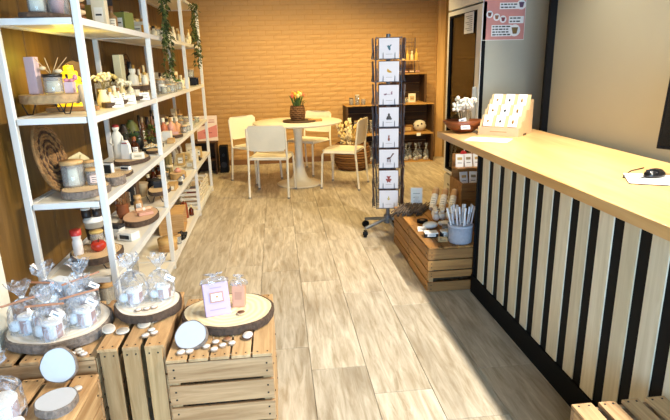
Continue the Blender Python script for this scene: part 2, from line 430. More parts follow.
def pdisc(x, z, r, col):
    o = MB().cyl((0, 0, 0), r, .0015, 16, Matrix.Translation((x, -.0005, z)) @ Matrix.Rotation(R(90), 4, 'X')).build('picture_disc', PAPER, po)
    MB().lathe([(r*.35, -r*.55), (r*.6, r*.5)], 10, M=Matrix.Translation((x, -.003, z)) @ Matrix.Diagonal((1, .04, 1, 1))).build('cup_picture', mat(col, .5), o)
pdisc(-.07, .20, .035, '#5A3F58'); pdisc(.135, .085, .035, '#5F4560'); pdisc(-.105, .02, .026, '#7C4A3C'); pdisc(-.05, 0, .026, '#A06848'); pdisc(.0, -.015, .026, '#8A3E44'); pdisc(.095, -.095, .043, '#8A6A38')

# ================================================================ TABLE AND CHAIRS
tb = thing('pedestal_table', 'round white pedestal table with trumpet foot between the white chairs', 'table', (.237, 6.25, 0))
TW = mat('#EFE6CF', .32, noise=.02)
MB().lathe([(.49, .722), (.522, .730), (.528, .740), (.522, .75), (1e-5, .75)], 56).build('tabletop', TW, tb)
MB().lathe([(1e-5, 0), (.275, 0), (.28, .008), (.255, .014), (.17, .028), (.10, .07), (.07, .15), (.052, .28), (.045, .42), (.05, .58), (.062, .70), (.08, .722)], 36).build('pedestal', TW, tb)
CHW = mat('#F0E8D2', .38, noise=.02)
def make_chair():
    t = thing('dining_chair', 'x', 'chair', group='white chairs at the round table')
    MB().prism(rr(.415, .40, .05), .432, .447).build('seat', CHW, t, .004)
    M = Matrix.Translation((0, -.222, .655)) @ Matrix.Rotation(R(90+7), 4, 'X')
    b = MB(); out = rr(.425, .275, .05, 6)
    # gently curved shell
    n = len(out); vs = []
    for dz in (-.006, .006):
        for x, y in out: vs.append(M @ Vector((x, y, dz - .04*(1-(x/.2125)**2)*-.6)))
    b._add(vs, [(i, (i+1) % n, n+(i+1) % n, n+i) for i in range(n)], True)
    # fill as strips across
    order = sorted(range(n), key=lambda i: out[i][0])
    def strip(off, flip):
        top = [i for i in range(n) if out[i][1] > 0]; bot = [i for i in range(n) if out[i][1] < 0]
        top.sort(key=lambda i: out[i][0]); bot.sort(key=lambda i: out[i][0])
        xs = [-.2125+.2125*2*k/14 for k in range(15)]
        import bisect
        def yat(lst, x):
            pts = [(out[i][0], out[i][1]) for i in lst]
            for (xa, ya), (xb, yb) in zip(pts, pts[1:]):
                if xa <= x <= xb+1e-9: return ya if xb-xa < 1e-9 else ya+(yb-ya)*(x-xa)/(xb-xa)
            return pts[0][1] if x < pts[0][0] else pts[-1][1]
        v2 = []
        for x in xs:
            for lst in (bot, top): v2.append(M @ Vector((x, yat(lst, x), off - .04*(1-(x/.2125)**2)*-.6)))
        f2 = [(2*k, 2*k+2, 2*k+3, 2*k+1) for k in range(14)]
        b._add(v2, [f[::-1] for f in f2] if flip else f2, True)
    strip(-.006, True); strip(.006, False)
    b.build('backrest', CHW, t)
    for s in (-1, 1):
        MB().tube([(s*.215, -.245, 0), (s*.212, -.205, .43), (s*.209, -.212, .53), (s*.206, -.238, .76)], .0125, 8).build('leg', CHW, t)
        MB().tube([(s*.215, .205, 0), (s*.205, .185, .40), (s*.198, .170, .427)], .0125, 8).build('leg', CHW, t)
        MB().tube([(s*.205, .17, .423), (s*.209, -.205, .423)], .011, 8).build('side_rail', CHW, t)
    MB().tube([(-.205, -.19, .423), (.205, -.19, .423)], .010, 8).tube([(-.2, .17, .423), (.2, .17, .423)], .010, 8).build('cross_rail', CHW, t)
    feet = MB()
    for s in (-1, 1): feet.cyl((s*.215, -.245, 0), .0145, .02, 8); feet.cyl((s*.215, .205, 0), .0145, .02, 8)
    feet.build('foot_caps', mat('#9A968C', .5), t)
    return t
ch = make_chair()
def frot(dx, dy): return math.atan2(dy, dx) - math.pi/2
CHS = [(-.08, 5.79, .205, .978, 'white chair with its backrest turned to the shop entrance, tucked at the table'),
       (-.274, 6.554, .707, -.707, 'white chair at the table on the shelving side, beside the brick wall'),
       (.39, 6.905, -.64, -.77, 'white chair behind the round table with its back to the brick wall'),
       (.745, 6.02, -.91, .4, 'white chair at the table on the card rack side beside the wicker basket')]
for i, (x, y, dx, dy, lab) in enumerate(CHS):
    o = ch if i == 0 else dup(ch, (x, y, 0), 0)
    o.location = (x, y, 0); o.rotation_euler = (0, 0, frot(dx, dy)); o['label'] = lab

# ---- flower pot on a round slate board
tr = thing('serving_board', 'round dark serving board under the flower basket on the table', 'tray', (.26, 6.2, .75))
MB().lathe([(.0001, 0), (.195, 0), (.2, .006), (.195, .018), (.0001, .018)], 32).build('board', mat('#4A3220', .6), tr)
MB().bx(.1, .26, -.07, .07, .0, .02).build('wood_inlay', mat('#B98C50', .6), tr)
fl = thing('flower_basket', 'woven brown basket with yellow and orange tulips on the round table', 'flowers', (.24, 6.2, .77))
WOVEN = mat('#6A4524', .8, noise=.35, scale=90, bump=1)
b = MB().lathe([(.0001, 0), (.07, 0), (.088, .05), (.09, .10), (.08, .15), (.082, .165), (.07, .165), (.07, .13), (.0001, .13)], 20)
b.build('basket', WOVEN, fl)
rb = MB()
for k in range(7):
    pts = [((.091 - abs(k-3)*.0035)*math.cos(a*math.pi/10), (.091-abs(k-3)*.0035)*math.sin(a*math.pi/10), .012+k*.022 + (.004 if (a+k) % 2 else -.004)) for a in range(21)]
    rb.tube(pts, .006, 5)
rb.build('weave_bands', mat('#8A5F36', .8, noise=.3, scale=80), fl)
rn = random.Random(5)
lv = MB(); st = MB()
for k in range(26):
    a = rn.uniform(0, 6.28); r0 = rn.uniform(.01, .05); r1 = r0 + rn.uniform(.04, .11); h = rn.uniform(.20, .30)
    p0 = Vector((r0*math.cos(a), r0*math.sin(a), .13)); p2 = Vector((r1*math.cos(a), r1*math.sin(a), h)); s_ = Vector((-math.sin(a), math.cos(a), 0))*.014
    pm_ = p0.lerp(p2, .55) + Vector((0, 0, .03)); d = Vector((0, 0, .004))
    lv._add([p0, pm_+s_, p2, pm_-s_, pm_+d], [(0, 1, 4), (1, 2, 4), (2, 3, 4), (3, 0, 4)])
lv.build('leaves', mat('#4E6B2A', .55, noise=.2), fl)
for k in range(13):
    a = k*2.4; r1 = .02+.03*(k % 4); h = rn.uniform(.24, .315)
    c = (r1*1.15*math.cos(a), r1*1.15*math.sin(a), h)
    st.tube([(r1*.4*math.cos(a), r1*.4*math.sin(a), .13), c], .003, 5)
    MB().lathe([(.0001, -.02), (.014, -.012), (.019, .0), (.016, .016), (.009, .027), (.0001, .022)], 8, c).build('tulip_head', mat(('#F2B63A', '#E8803C', '#F4D98A', '#E2694A')[k % 4], .5), fl)
st.build('stems', mat('#6F8A3C', .6), fl)

# ================================================================ CRATES
NAIL = mat('#2C2620', .6, .4)
def crate(name, label, cx, cy, w_, d_, h, z0=0, front='h', nf=5, ntop=4, gapf=.008, gapt=.02, mats=None, side_n=4, rz=0, opentop=False, group=None, low_gap=False):
    """apple crate standing on its side: every board a slat of its own"""
    MX, MY, MZ = mats or (CRATEX, CRATEY, CRATEZ)
    t = thing(name, label, 'crate', (cx, cy, z0), rz, group); T = .012
    nails = MB(); rg = random.Random(int(abs(cx*1000))+int(cy*77))
    bh = (h-T)/nf
    for sy in (-1, 1):
        for k in range(nf):
            j = rg.uniform(-.0015, .0015)
            if front == 'h':
                za, zb = k*bh + gapf/2, (k+1)*bh - gapf/2
                if low_gap and k == 1: za += bh*.28
                MB().bx(-w_/2, w_/2, sy*(d_/2)-(T if sy > 0 else 0)+j, sy*(d_/2)+(0 if sy > 0 else T)+j, za, zb).build('slat', MX, t, .002)
                if sy < 0:
                    for sx in (-1, 1):
                        for q in (.3, .7): nails.box((sx*(w_/2-.022), -d_/2+j-.0006, za+(zb-za)*q), (.006, .003, .005))
            else:
                wv = w_/nf; xa, xb = -w_/2+k*wv+gapf/2, -w_/2+(k+1)*wv-gapf/2
                MB().bx(xa, xb, sy*(d_/2)-(T if sy > 0 else 0)+j, sy*(d_/2)+(0 if sy > 0 else T)+j, 0, h-T).build('slat', MZ, t, .002)
                if sy < 0:
                    for q in (.25, .75): nails.box((xa+(xb-xa)*q, -d_/2+j-.0006, h-T-.02), (.005, .003, .005))
    sh = (h-T)/side_n
    for sx in (-1, 1):
        for k in range(side_n):
            j = rg.uniform(-.0015, .0015)
            MB().bx(sx*w_/2-(T if sx > 0 else 0)+j, sx*w_/2+(0 if sx > 0 else T)+j, -d_/2+T+.001, d_/2-T-.001, k*sh+.004, (k+1)*sh-.004).build('slat', MY, t, .002)
            if sx < 0 or True:
                for yy in (-d_/2+.035, d_/2-.035): nails.box((sx*(w_/2+.0006)+j, yy, (k+.5)*sh), (.003, .005, .005))
        for sy in (-1, 1):
            MB().bx(sx*(w_/2-T)-(.025 if sx > 0 else 0), sx*(w_/2-T)+(0 if sx > 0 else .025), sy*(d_/2-T)-(.025 if sy > 0 else 0), sy*(d_/2-T)+(0 if sy > 0 else .025), .0, h-T-.002).build('corner_post', MZ, t)
    if not opentop:
        tw = w_/ntop
        for k in range(ntop):
            xa, xb = -w_/2+k*tw+(0 if k == 0 else gapt/2), -w_/2+(k+1)*tw-(0 if k == ntop-1 else gapt/2)
            j = rg.uniform(-.002, .001)
            MB().bx(xa, xb, -d_/2-.004, d_/2+.002, h-T+j, h+j).build('slat', MY, t, .002)
            for q in (.25, .75):
                for yy in (-d_/2+.012, d_/2-.012): nails.box((xa+(xb-xa)*q, yy, h+j+.0004), (.005, .005, .002))
    nails.build('nail_heads', NAIL, t)['kind'] = 'stuff'
    return t
GX = wood('grey_crate_x', '#997045', '#CBA274', '#755234', 'X', 7, .65, .15)
GY = wood('grey_crate_y', '#B08655', '#DAB686', '#86623E', 'Y', 7, .65, .12)
crate('fruit_crate', 'weathered crate with horizontal front slats holding the slice with the lilac gift box', -.24, 1.87, .36, .48, .45, front='h', nf=5, ntop=5, gapf=.012, gapt=.007, mats=(GX, GY, CRATEZ))
crate('fruit_crate', 'wooden crate with upright front slats between two other display crates', -.5475, 1.91, .225, .44, .48, front='v', nf=3, ntop=3, gapf=.016, gapt=.018)
crate('fruit_crate', 'wooden crate under the big slice of cellophane bags beside the shelving unit', -.845, 1.925, .345, .46, .45, front='h', nf=5, ntop=4, gapt=.022)
crate('fruit_crate', 'low wooden crate with loose bark discs and a bagged box on top', -.825, 1.435, .34, .45, .40, front='h', nf=5, ntop=4, gapt=.016)
crate('fruit_crate', 'wooden crate pushed against the slatted counter front', .985, 1.035, .30, .48, .40, front='h', nf=4, ntop=4, gapt=.022)
RM = (wood('side_crate_x', '#8A5E2E', '#BD8A4C', '#6C4722', 'X', 7, .6, .2), wood('side_crate_y', '#8A5C28', '#BC8745', '#6C4722', 'Y', 7, .6, .2), CRATEZ)
crate('fruit_crate', 'brown crate at the counter end carrying the grey pencil pot', 1.105, 3.19, .45, .48, .30, front='h', nf=4, ntop=5, gapt=.006, mats=RM, low_gap=True)
crate('fruit_crate', 'brown crate beside the card rack carrying the bundle of dark incense sticks', 1.105, 3.68, .45, .48, .30, front='h', nf=4, ntop=5, gapt=.006, mats=RM)

# ================================================================ CARD SPINNER
sp = thing('card_spinner', 'tall rotating wire postcard rack on black castors beside the brown crates', 'card rack', (.89, 4.2, 0), -R(9))
GM = mat('#6E727A', .35, .6)
MB().cyl((0, 0, .11), .017, 1.50, 12).build('pole', GM, sp)
MB().cyl((0, 0, .085), .035, .07, 14).build('hub', GM, sp)
for k in range(5):
    a = R(215 + 72*k); d = Vector((math.cos(a), math.sin(a), 0))
    lg = MB().tube([d*.02+Vector((0, 0, .12)), d*.235+Vector((0, 0, .075))], .014, 6).build('leg', mat('#8A8D90', .35, .6), sp)
    M = Matrix.Translation(d*.235+Vector((0, 0, .03))) @ Matrix.Rotation(a+R(60), 4, 'Z') @ Matrix.Rotation(R(90), 4, 'X')
    MB().cyl((0, 0, -.012), .03, .024, 14, M).cyl((0, 0, -.02), .016, .04, 8, M).build('castor', BLACK, lg)
TZ = [1.425, 1.255, 1.08, .91, .745, .58, .41, .245]
WIRE = mat('#5C6068', .3, .8)
cards = []
for ti, z in enumerate(TZ):
    wm = MB()
    for q in range(4):
        Mq = Matrix.Rotation(R(90)*q, 4, 'Z')
        def P(x, y, z_): return Mq @ Vector((x, y, z_))
        for x in (-.088, -.045, .045, .088):
            wm.tube([P(x, -.115, z+.10), P(x, -.130, z), P(x, -.105, z-.004)], .0026, 4)
        wm.tube([P(-.09, -.130, z), P(.09, -.130, z)], .002, 4); wm.tube([P(-.09, -.120, z+.07), P(-.045, -.120, z+.07)], .0018, 4); wm.tube([P(.045, -.120, z+.07), P(.09, -.120, z+.07)], .0018, 4)
        wm.tube([P(-.09, -.10, z-.004), P(.09, -.10, z-.004)], .002, 4)
        wm.tube([P(0, -.017, z+.0), P(0, -.10, z-.004)], .002, 4)
    wm.build('wire_pockets', WIRE, sp)
cm = MB()
for sx in (-1, 1):
    for sy in (-1, 1): cm.tube([(sx*.098, sy*.098, .23), (sx*.098, sy*.098, 1.585)], .003, 5)
for z in (.235, .9, 1.58):
    for sx in (-1, 1): cm.tube([(sx*.098, -.098, z), (sx*.098, .098, z)], .0025, 4); cm.tube([(-.098, sx*.098, z), (.098, sx*.098, z)], .0025, 4)
cm.build('wire_frame', WIRE, sp)
CARDW = mat('#CFCDD2', .55, noise=.01)  # white card toned grey-lilac: the rack's lower light is put into its colour
CEDGE = mat('#4A2C22', .7)
SP_M = Matrix.Translation((.89, 4.2, 0)) @ Matrix.Rotation(-R(9), 4, 'Z')
motifs = ['hummingbird', 'yellow bird', 'two small birds', 'dark bear', 'brown fox', 'giraffe', 'red bear', 'leaf sprig']
def motif(i, t):
    m = MB(); c1 = ['#3E6A78', '#C29A30', '#8A6A78', '#4A4440', '#8A4A34', '#5A3A34', '#8E3B32', '#B7A24A'][i]; Y = -.0022
    def bl(x, z, rx, rz, rot=0):
        out = [(rx*math.cos(k*.628), rz*math.sin(k*.628)) for k in range(10)]
        m.prism(out, 0, .0012, Matrix.Translation((x, Y, z)) @ Matrix.Rotation(R(90), 4, 'X') @ Matrix.Rotation(R(rot), 4, 'Z'))
    if i == 0: bl(0, .078, .009, .02, 20); bl(.009, .092, .005, .013, -40); bl(-.008, .085, .004, .012, 40)
    elif i == 1: bl(0, .075, .018, .009, -20); bl(-.008, .085, .006, .010, 10); bl(.012, .072, .010, .006, -40)
    elif i == 2: bl(-.03, .078, .011, .006); bl(-.022, .082, .005, .005); bl(.02, .085, .006, .010, 20); bl(.022, .096, .005, .005); bl(-.002, .078, .022, .0012)
    elif i == 3: bl(0, .07, .018, .016); bl(.0, .092, .009, .012); bl(-.012, .06, .010, .007); bl(.014, .06, .010, .007)
    elif i == 4: bl(0, .065, .009, .014); bl(0, .084, .006, .009); bl(-.003, .094, .002, .005); bl(.004, .094, .002, .005)
    elif i == 5:
        bl(0, .078, .017, .009, 15); bl(.022, .096, .005, .02, -35); bl(.034, .113, .009, .005)
        for x in (-.012, -.005, .008, .014): bl(x, .058, .0022, .016)
    elif i == 6: bl(0, .07, .014, .015); bl(0, .092, .012, .010); bl(-.012, .10, .005, .005); bl(.012, .10, .005, .005); bl(-.016, .072, .006, .010, 20); bl(.016, .072, .006, .010, -20); bl(-.009, .055, .006, .006); bl(.009, .055, .006, .006)
    else: bl(0, .085, .004, .018); bl(-.006, .075, .003, .010, 30); bl(.006, .075, .003, .010, -30)
    m.build('printed_picture', mat(c1, .6), t)
    MB().bx(-.024, .024, -.0024, -.0014, .03, .033).build('printed_line', mat('#9A9692', .6), t)
for ti, z in enumerate(TZ):
    for q in range(4):
        M = SP_M @ Matrix.Rotation(R(90)*q, 4, 'Z') @ Matrix.Translation((0, -.121, z+.002)) @ Matrix.Rotation(R(3), 4, 'X')
        if q == 0:
            t = thing('greeting_card', 'square white greeting card showing a %s in the wire rack' % motifs[ti], 'card', group='cards on the wire rack')
            t.matrix_world = M
            MB().bx(-.076, .076, -.0015, .0015, 0, .148).build('sheet', CARDW, t)
            MB().bx(-.076, .076, .003, .012, .0, .153).build('cards_behind', CEDGE, t)
            motif(ti, t)
        else:
            side = ('', 'facing the counter', 'facing the brick wall', 'facing the shelves')[q]
            t = thing('greeting_card', 'dark edged greeting card in the %s tier of the wire rack, %s' % (('top', 'second', 'third', 'fourth', 'fifth', 'sixth', 'seventh', 'bottom')[ti], side), 'card', group='cards on rack side %s' % side)
            t.matrix_world = M
            MB().bx(-.074, .074, -.0015, .0015, 0, .148).build('sheet', mat(('#5A4A40', '#8C7460', '#3E4650', '#A08C7A')[(ti+q) % 4], .6), t)
            MB().bx(-.07, .07, .003, .012, .0, .152).build('cards_behind', CEDGE, t)

# ================================================================ SMALL GOODS: builders
OAK = wood('lid_wood', '#B98A50', '#D9B27A', None, 'X', 12, .6, .1)
def glabel(parent, r, z0, z1, col='#F4F0E4', ang=-70, span=70):
    m = MB(); n = 6; vs = []
    for i in range(n+1):
        a = R(ang-span/2+span*i/n)
        for z in (z0, z1): vs.append(((r+.0008)*math.cos(a), (r+.0008)*math.sin(a), z))
    m._add(vs, [(2*i, 2*i+2, 2*i+3, 2*i+1) for i in range(n)], True)
    o = m.build('paper_label', mat(col, .6), parent)
    l = MB(); zc = (z0+z1)/2
    for q in (.25, -.05, -.3):
        vs = []
        for i in range(4):
            a = R(ang-span*.28+span*.56*i/3)
            for dz in (-.0015, .0015): vs.append(((r+.0014)*math.cos(a), (r+.0014)*math.sin(a), zc+q*(z1-z0)+dz))
        l._add(vs, [(2*i, 2*i+2, 2*i+3, 2*i+1) for i in range(3)])
    l.build('print_lines', INK, o)
def bottle(label, loc, r, h, col='#EDE6D2', cap='#2A2622', lab=None, group=None, neck=.4, name='bottle', glass=False):
    t = thing(name, label, 'bottle', loc, 0, group); hb = h*.62
    m = (AMBERG if glass == 'amber' else GLASS) if glass else mat(col, .35)
    MB().lathe([(.0001, 0), (r*.95, 0), (r, r*.1), (r, hb*.86), (r*.75, hb), (r*neck, hb*1.08), (r*neck, h*.8)], 14).build('body', m, t)
    MB().lathe([(r*neck*1.25, h*.78), (r*neck*1.25, h), (.0001, h)], 12).build('cap', mat(cap, .4), t)
    if glass and glass != 'amber': MB().lathe([(.0001, .003), (r*.9, .003), (r*.9, hb*.6), (.0001, hb*.6)], 12).build('liquid', mat(col, .3), t)
    if lab: glabel(t, r, hb*.2, hb*.75, lab)
    return t
def jar(label, loc, r, h, wax='#F4EEDC', lid='wood', lab=None, group=None, glass=GLASS, name='candle_jar', fill=.75, cat='candle'):
    t = thing(name, label, cat, loc, 0, group)
    MB().lathe([(.0001, 0), (r*.94, 0), (r, r*.12), (r, h), (r*.95, h), (r*.93, .008), (.0001, .008)], 20).build('glass', glass, t)
    MB().lathe([(.0001, .009), (r*.91, .009), (r*.91, h*fill), (.0001, h*fill)], 18).build('wax', mat(wax, .5), t)
    if lid:
        MB().lathe([(.0001, h), (r*1.04, h), (r*1.04, h+r*.32), (.0001, h+r*.32)], 20).build('lid', OAK if lid == 'wood' else mat(lid, .4), t)
    if lab: glabel(t, r, h*.2, h*.7, lab)
    return t
def gbox(label, loc, d, col, rz=0, group=None, panel=None, lid=None, name='gift_box', cat='box'):
    t = thing(name, label, cat, loc, rz, group); w_, dd, h = d
    MB().bx(-w_/2, w_/2, -dd/2, dd/2, 0, h if not lid else h*.75).build('body', mat(col, .55), t, .0015)
    if lid: MB().bx(-w_/2-.001, w_/2+.001, -dd/2-.001, dd/2+.001, h*.75, h).build('lid', mat(lid, .55), t, .0015)
    if panel:
        MB().bx(-w_*.32, w_*.32, -dd/2-.0012, -dd/2-.0002, h*.22, h*.72).build('paper_label', mat(panel, .6), t)
        MB().bx(-w_*.22, w_*.22, -dd/2-.002, -dd/2-.0012, h*.44, h*.5).build('print_lines', INK, t)
    return t
def slab(label, loc, rx, ry, h, pale=False, bark=BARK, legs=0, rz=0, group=None, rot=None, seed=0, face=None, lean=None, name='wood_slice', cat='wood slice'):
    t = thing(name, label, cat, loc, rz, group, rot); rg = random.Random(seed+int(rx*1e4)+int(abs(loc[1])*100)); n = 36
    ph = [rg.uniform(0, 6.28) for _ in range(3)]
    def rad(a): return 1 + .035*math.sin(2*a+ph[0]) + .025*math.sin(3*a+ph[1]) + .012*math.sin(7*a+ph[2])
    z0 = legs
    out = [(rx*.965*rad(2*math.pi*i/n)*math.cos(2*math.pi*i/n), ry*.965*rad(2*math.pi*i/n)*math.sin(2*math.pi*i/n)) for i in range(n)]
    MB().prism(out, z0, z0+h).build('wood_face', face or (SLICEW if pale else SLICE), t)
    b = MB(); vs = []
    th = min(.008, rx*.06)
    for i in range(n):
        a = 2*math.pi*i/n; q = rad(a); j = [rg.uniform(-.25, .4)*th for _ in range(3)]
        c, s = math.cos(a), math.sin(a)
        vs += [(rx*.96*q*c, ry*.96*q*s, z0+.001), ((rx*.965*q+th+j[0])*c, (ry*.965*q+th+j[0])*s, z0+h*.12), ((rx*.965*q+th+j[1])*c, (ry*.965*q+th+j[1])*s, z0+h*.55), ((rx*.965*q+th*.8+j[2])*c, (ry*.965*q+th*.8+j[2])*s, z0+h*.95), (rx*.962*q*c, ry*.962*q*s, z0+h+.0008)]
    b._add(vs, [(i*5+k, ((i+1) % n)*5+k, ((i+1) % n)*5+k+1, i*5+k+1) for i in range(n) for k in range(4)])
    b.build('bark', bark, t)
    if legs:
        for sx, sy in ((-.6, -.6), (.6, -.6), (0, .65)):
            x, y = rx*sx, ry*sy; w_ = .03
            MB().tube([(x-w_, y, z0), (x-w_*.35, y, .003), (x+w_*.35, y, .003), (x+w_, y, z0)], .003, 5).build('hairpin_leg', BLACKM, t)
    return t
def vase(label, loc, prof, col, rough=.5, bump=0, name='vase', cat='vase', noise=.06, group=None, n=20):
    t = thing(name, label, cat, loc, 0, group)
    MB().lathe(prof, n).build('body', mat(col, rough, noise=noise, bump=bump), t)
    r, z = prof[-1]
    MB().lathe([(r*1.05, z-.004), (r*1.08, z), (r*1.0, z+.003), (r*.86, z-.002)], n).build('rim', mat(col, rough*.8), t)
    return t
def sprigs(parent, n, r, h, col, z0=0, spread=.5, blob=.008, seed=1, bn='blossom', scol='#8A7A4A'):
    rg = random.Random(seed); st = MB(); bl = MB()
    for k in range(n):
        a = rg.uniform(0, 6.28); q = rg.uniform(.1, 1); hh = h*rg.uniform(.7, 1)
        p = Vector((r*q*spread*2*math.cos(a), r*q*spread*2*math.sin(a), z0+hh))
        st.tube([(r*.2*math.cos(a), r*.2*math.sin(a), z0), tuple(p)], .0013, 4)
        for e in range(4):
            c = p + Vector((rg.uniform(-1, 1), rg.uniform(-1, 1), rg.uniform(-1, .4)))*blob*1.2
            bl.ball(tuple(c), blob*rg.uniform(.5, .9), 6, 4)
    st.build('stems', mat(scol, .7), parent)['kind'] = 'stuff'; o = bl.build(bn, mat(col, .7, noise=.15), parent); o['kind'] = 'stuff'
def card(label, loc, w_, h, rz=0, tilt=12, col='#F4F0E4', group=None, name='price_card'):
    t = thing(name, label, 'card', loc, rz, group)
    M = Matrix.Rotation(-R(tilt), 4, 'X')
    MB().bx(-w_/2, w_/2, 0, .0015, 0, h, M).build('sheet', mat(col, .6), t)
    l = MB()
    for k in range(3): l.bx(-w_*.3, w_*(.3-.1*(k % 2)), -.0012, -.0002, h*(.7-.2*k)-.001, h*(.7-.2*k)+.0015, M)
    l.build('print_lines', INK, t)
    M2 = Matrix.Rotation(R(20), 4, 'X')
    MB().bx(-w_*.15, w_*.15, .002, .003, 0.004, h*.6, M2 @ Matrix.Translation((0, .01, 0))).build('stand_strut', mat(col, .6), t)
    return t
def stripes(r, h, c1, c2, n=24, bands=3):
    m = MB(); vs = []
    for i in range(n):
        a = 2*math.pi*i/n
        for z in (0, h): vs.append((r*math.cos(a), r*math.sin(a), z))
    for i in range(n):
        j = (i+1) % n; m.cm = (i//bands) % 2
        m._add([vs[2*i], vs[2*j], vs[2*j+1], vs[2*i+1]], [(0, 1, 2, 3)], True)
    m.cm = 0
    m.face([vs[2*i+1] for i in range(n)]); m.face([vs[2*i] for i in range(n)][::-1])
    return m
def film(r, h, seed, sx=1, sy=1, top=.5):
    """crumpled cellophane bag gathered near the top"""
    rg = random.Random(seed); m = MB(); n = 22; prof = [(.98, 0), (1.02, .12), (1.0, .3), (.92, .45), (.62, .58), (.22, .66), (.10, .70), (.20, .76), (.52, .88), (.72, 1.0)]
    vs = []
    for i in range(n):
        a = 2*math.pi*i/n
        for k, (q, z) in enumerate(prof):
            j = rg.uniform(-.10, .10) if k > 1 else rg.uniform(-.02, .02)
            zz = z*h + (rg.uniform(-.03, .05)*h if k > 7 else (rg.uniform(-.015, .015)*h if k > 1 else 0))
            rad = r*(q+j*(1.6 if k > 7 else .7) + (.07*(-1)**i if 3 <= k <= 5 else 0))
            vs.append((rad*sx*math.cos(a), rad*sy*math.sin(a), max(zz, .001)))
    K = len(prof)
    m._add(vs, [(i*K+k, ((i+1) % n)*K+k, ((i+1) % n)*K+k+1, i*K+k+1) for i in range(n) for k in range(K-1)])
    return m
def tagpart(parent, loc, rot, w_=.04, h=.018):
    M = Matrix.Translation(loc) @ Euler(rot).to_matrix().to_4x4()
    o = MB().bx(-w_/2, w_/2, -.001, 0, -h/2, h/2, M).build('paper_tag', PAPER, parent)
    MB().bx(-w_*.32, w_*.2, -.0022, -.001, -h*.12, h*.14, M).build('print_lines', mat('#7A8088', .7), o)

# ================================================================ SHELF GOODS
Z0, Z1, Z2, Z3, Z4 = [z+.0128 for z in ZL[:5]]
# ---- fifth board (z4)
t = slab('dark oval wooden tray on the fifth board, entrance end of the shelving', (-.95, 2.52, Z4), .15, .09, .02, face=mat('#3A2A1E', .6), rz=R(80))
t = thing('glass_cylinder', 'clear glass cylinder with pink filling on the dark oval tray', 'vase', (-.93, 2.57, Z4+.021))
MB().lathe([(.0001, 0), (.05, 0), (.05, .24), (.047, .24), (.047, .006), (.0001, .006)], 22).build('glass', GLASS, t)
MB().lathe([(.0001, .008), (.022, .008), (.03, .06), (.018, .13), (.024, .2), (.0001, .22)], 12).build('filling', mat('#D98C86', .5), t)
jar('white pillar candle in glass beside the pink filled cylinder', (-.97, 2.455, Z4+.021), .035, .085, '#F6EFE0', None)
st_ = thing('bead_stack', 'stack of brown and cream wooden rings by the first shelf post', 'rings', (-.87, 2.66, Z4))
for k in range(5): MB().lathe([(.012, .002+k*.028), (.026, .008+k*.028), (.026, .02+k*.028), (.012, .026+k*.028)], 14).build('ring', mat(('#7A4A1E', '#D9B98A')[k % 2], .6), st_)
gbox('yellow box on the fifth board beside the wooden ring stack', (-.99, 2.66, Z4), (.09, .07, .10), '#D8B24A')
gbox('tall cream box on the fifth board beside a cork bottle', (-.92, 3.14, Z4), (.07, .06, .15), '#EBDDBC', panel='#F6F0E0')
bottle('striped brown bottle with cork stopper on the fifth board', (-.90, 3.27, Z4), .03, .13, '#8C6A40', '#6A4322', lab='#E8DCC0')
gbox('moss green candle box with round white label on the fifth board', (-.89, 3.46, Z4), (.09, .09, .11), '#7E8240', panel='#F2EEDF', rz=R(-20))
gbox('tall charcoal box behind the moss green candle box', (-1.02, 3.55, Z4), (.09, .07, .20), '#20242C', rz=R(-15))
gbox('olive box behind the moss green candle box', (-1.02, 3.40, Z4), (.10, .05, .15), '#9A8A40', rz=R(-15))
gbox('orange candle box with white label on the fifth board', (-.88, 3.84, Z4), (.085, .08, .085), '#D99A2E', panel='#F6F0DC', rz=R(-15), lid='#E8DCC0')
for k, (x, y, h) in enumerate(((-1.0, 3.9, .16), (-.97, 4.02, .15), (-.88, 4.03, .11), (-.93, 4.12, .13), (-.86, 4.15, .08))):
    bottle('small cream bottle with black cap beside the orange candle box', (x, y, Z4), .024, h, '#E8DCBC', ('#2A241E', '#C09050')[k % 2], group='cream bottles on the fifth board', lab='#FFF8E8' if k % 2 else None)
rg = random.Random(11)
for k in range(11):
    y = 4.52 + .047*k; x = (-.86, -.93, -1.0)[k % 3]
    bottle('small white bottle in the row behind the hanging ivy, middle bay of the fifth board', (x, y, Z4), .022, rg.uniform(.07, .14), '#F0E6CC', ('#E8D8B4', '#C09A5A', '#8A5A2A')[k % 3], group='white bottles behind the ivy', lab='#FFFAEC' if k % 2 else None)
bottle('slim brown bottle with red cap on the fifth board, middle bay', (-1.05, 4.86, Z4), .022, .22, '#8A5A2A', '#7A2418')
for k in range(7):
    bottle('small cream bottle in the rear bay of the fifth board', ((-.86, -.95)[k % 2], 5.2+.1*k, Z4), .025, rg.uniform(.08, .16), '#EADFC2', ('#C8A060', '#EFE4C8')[k % 2], group='cream bottles in rear bay, fifth board')
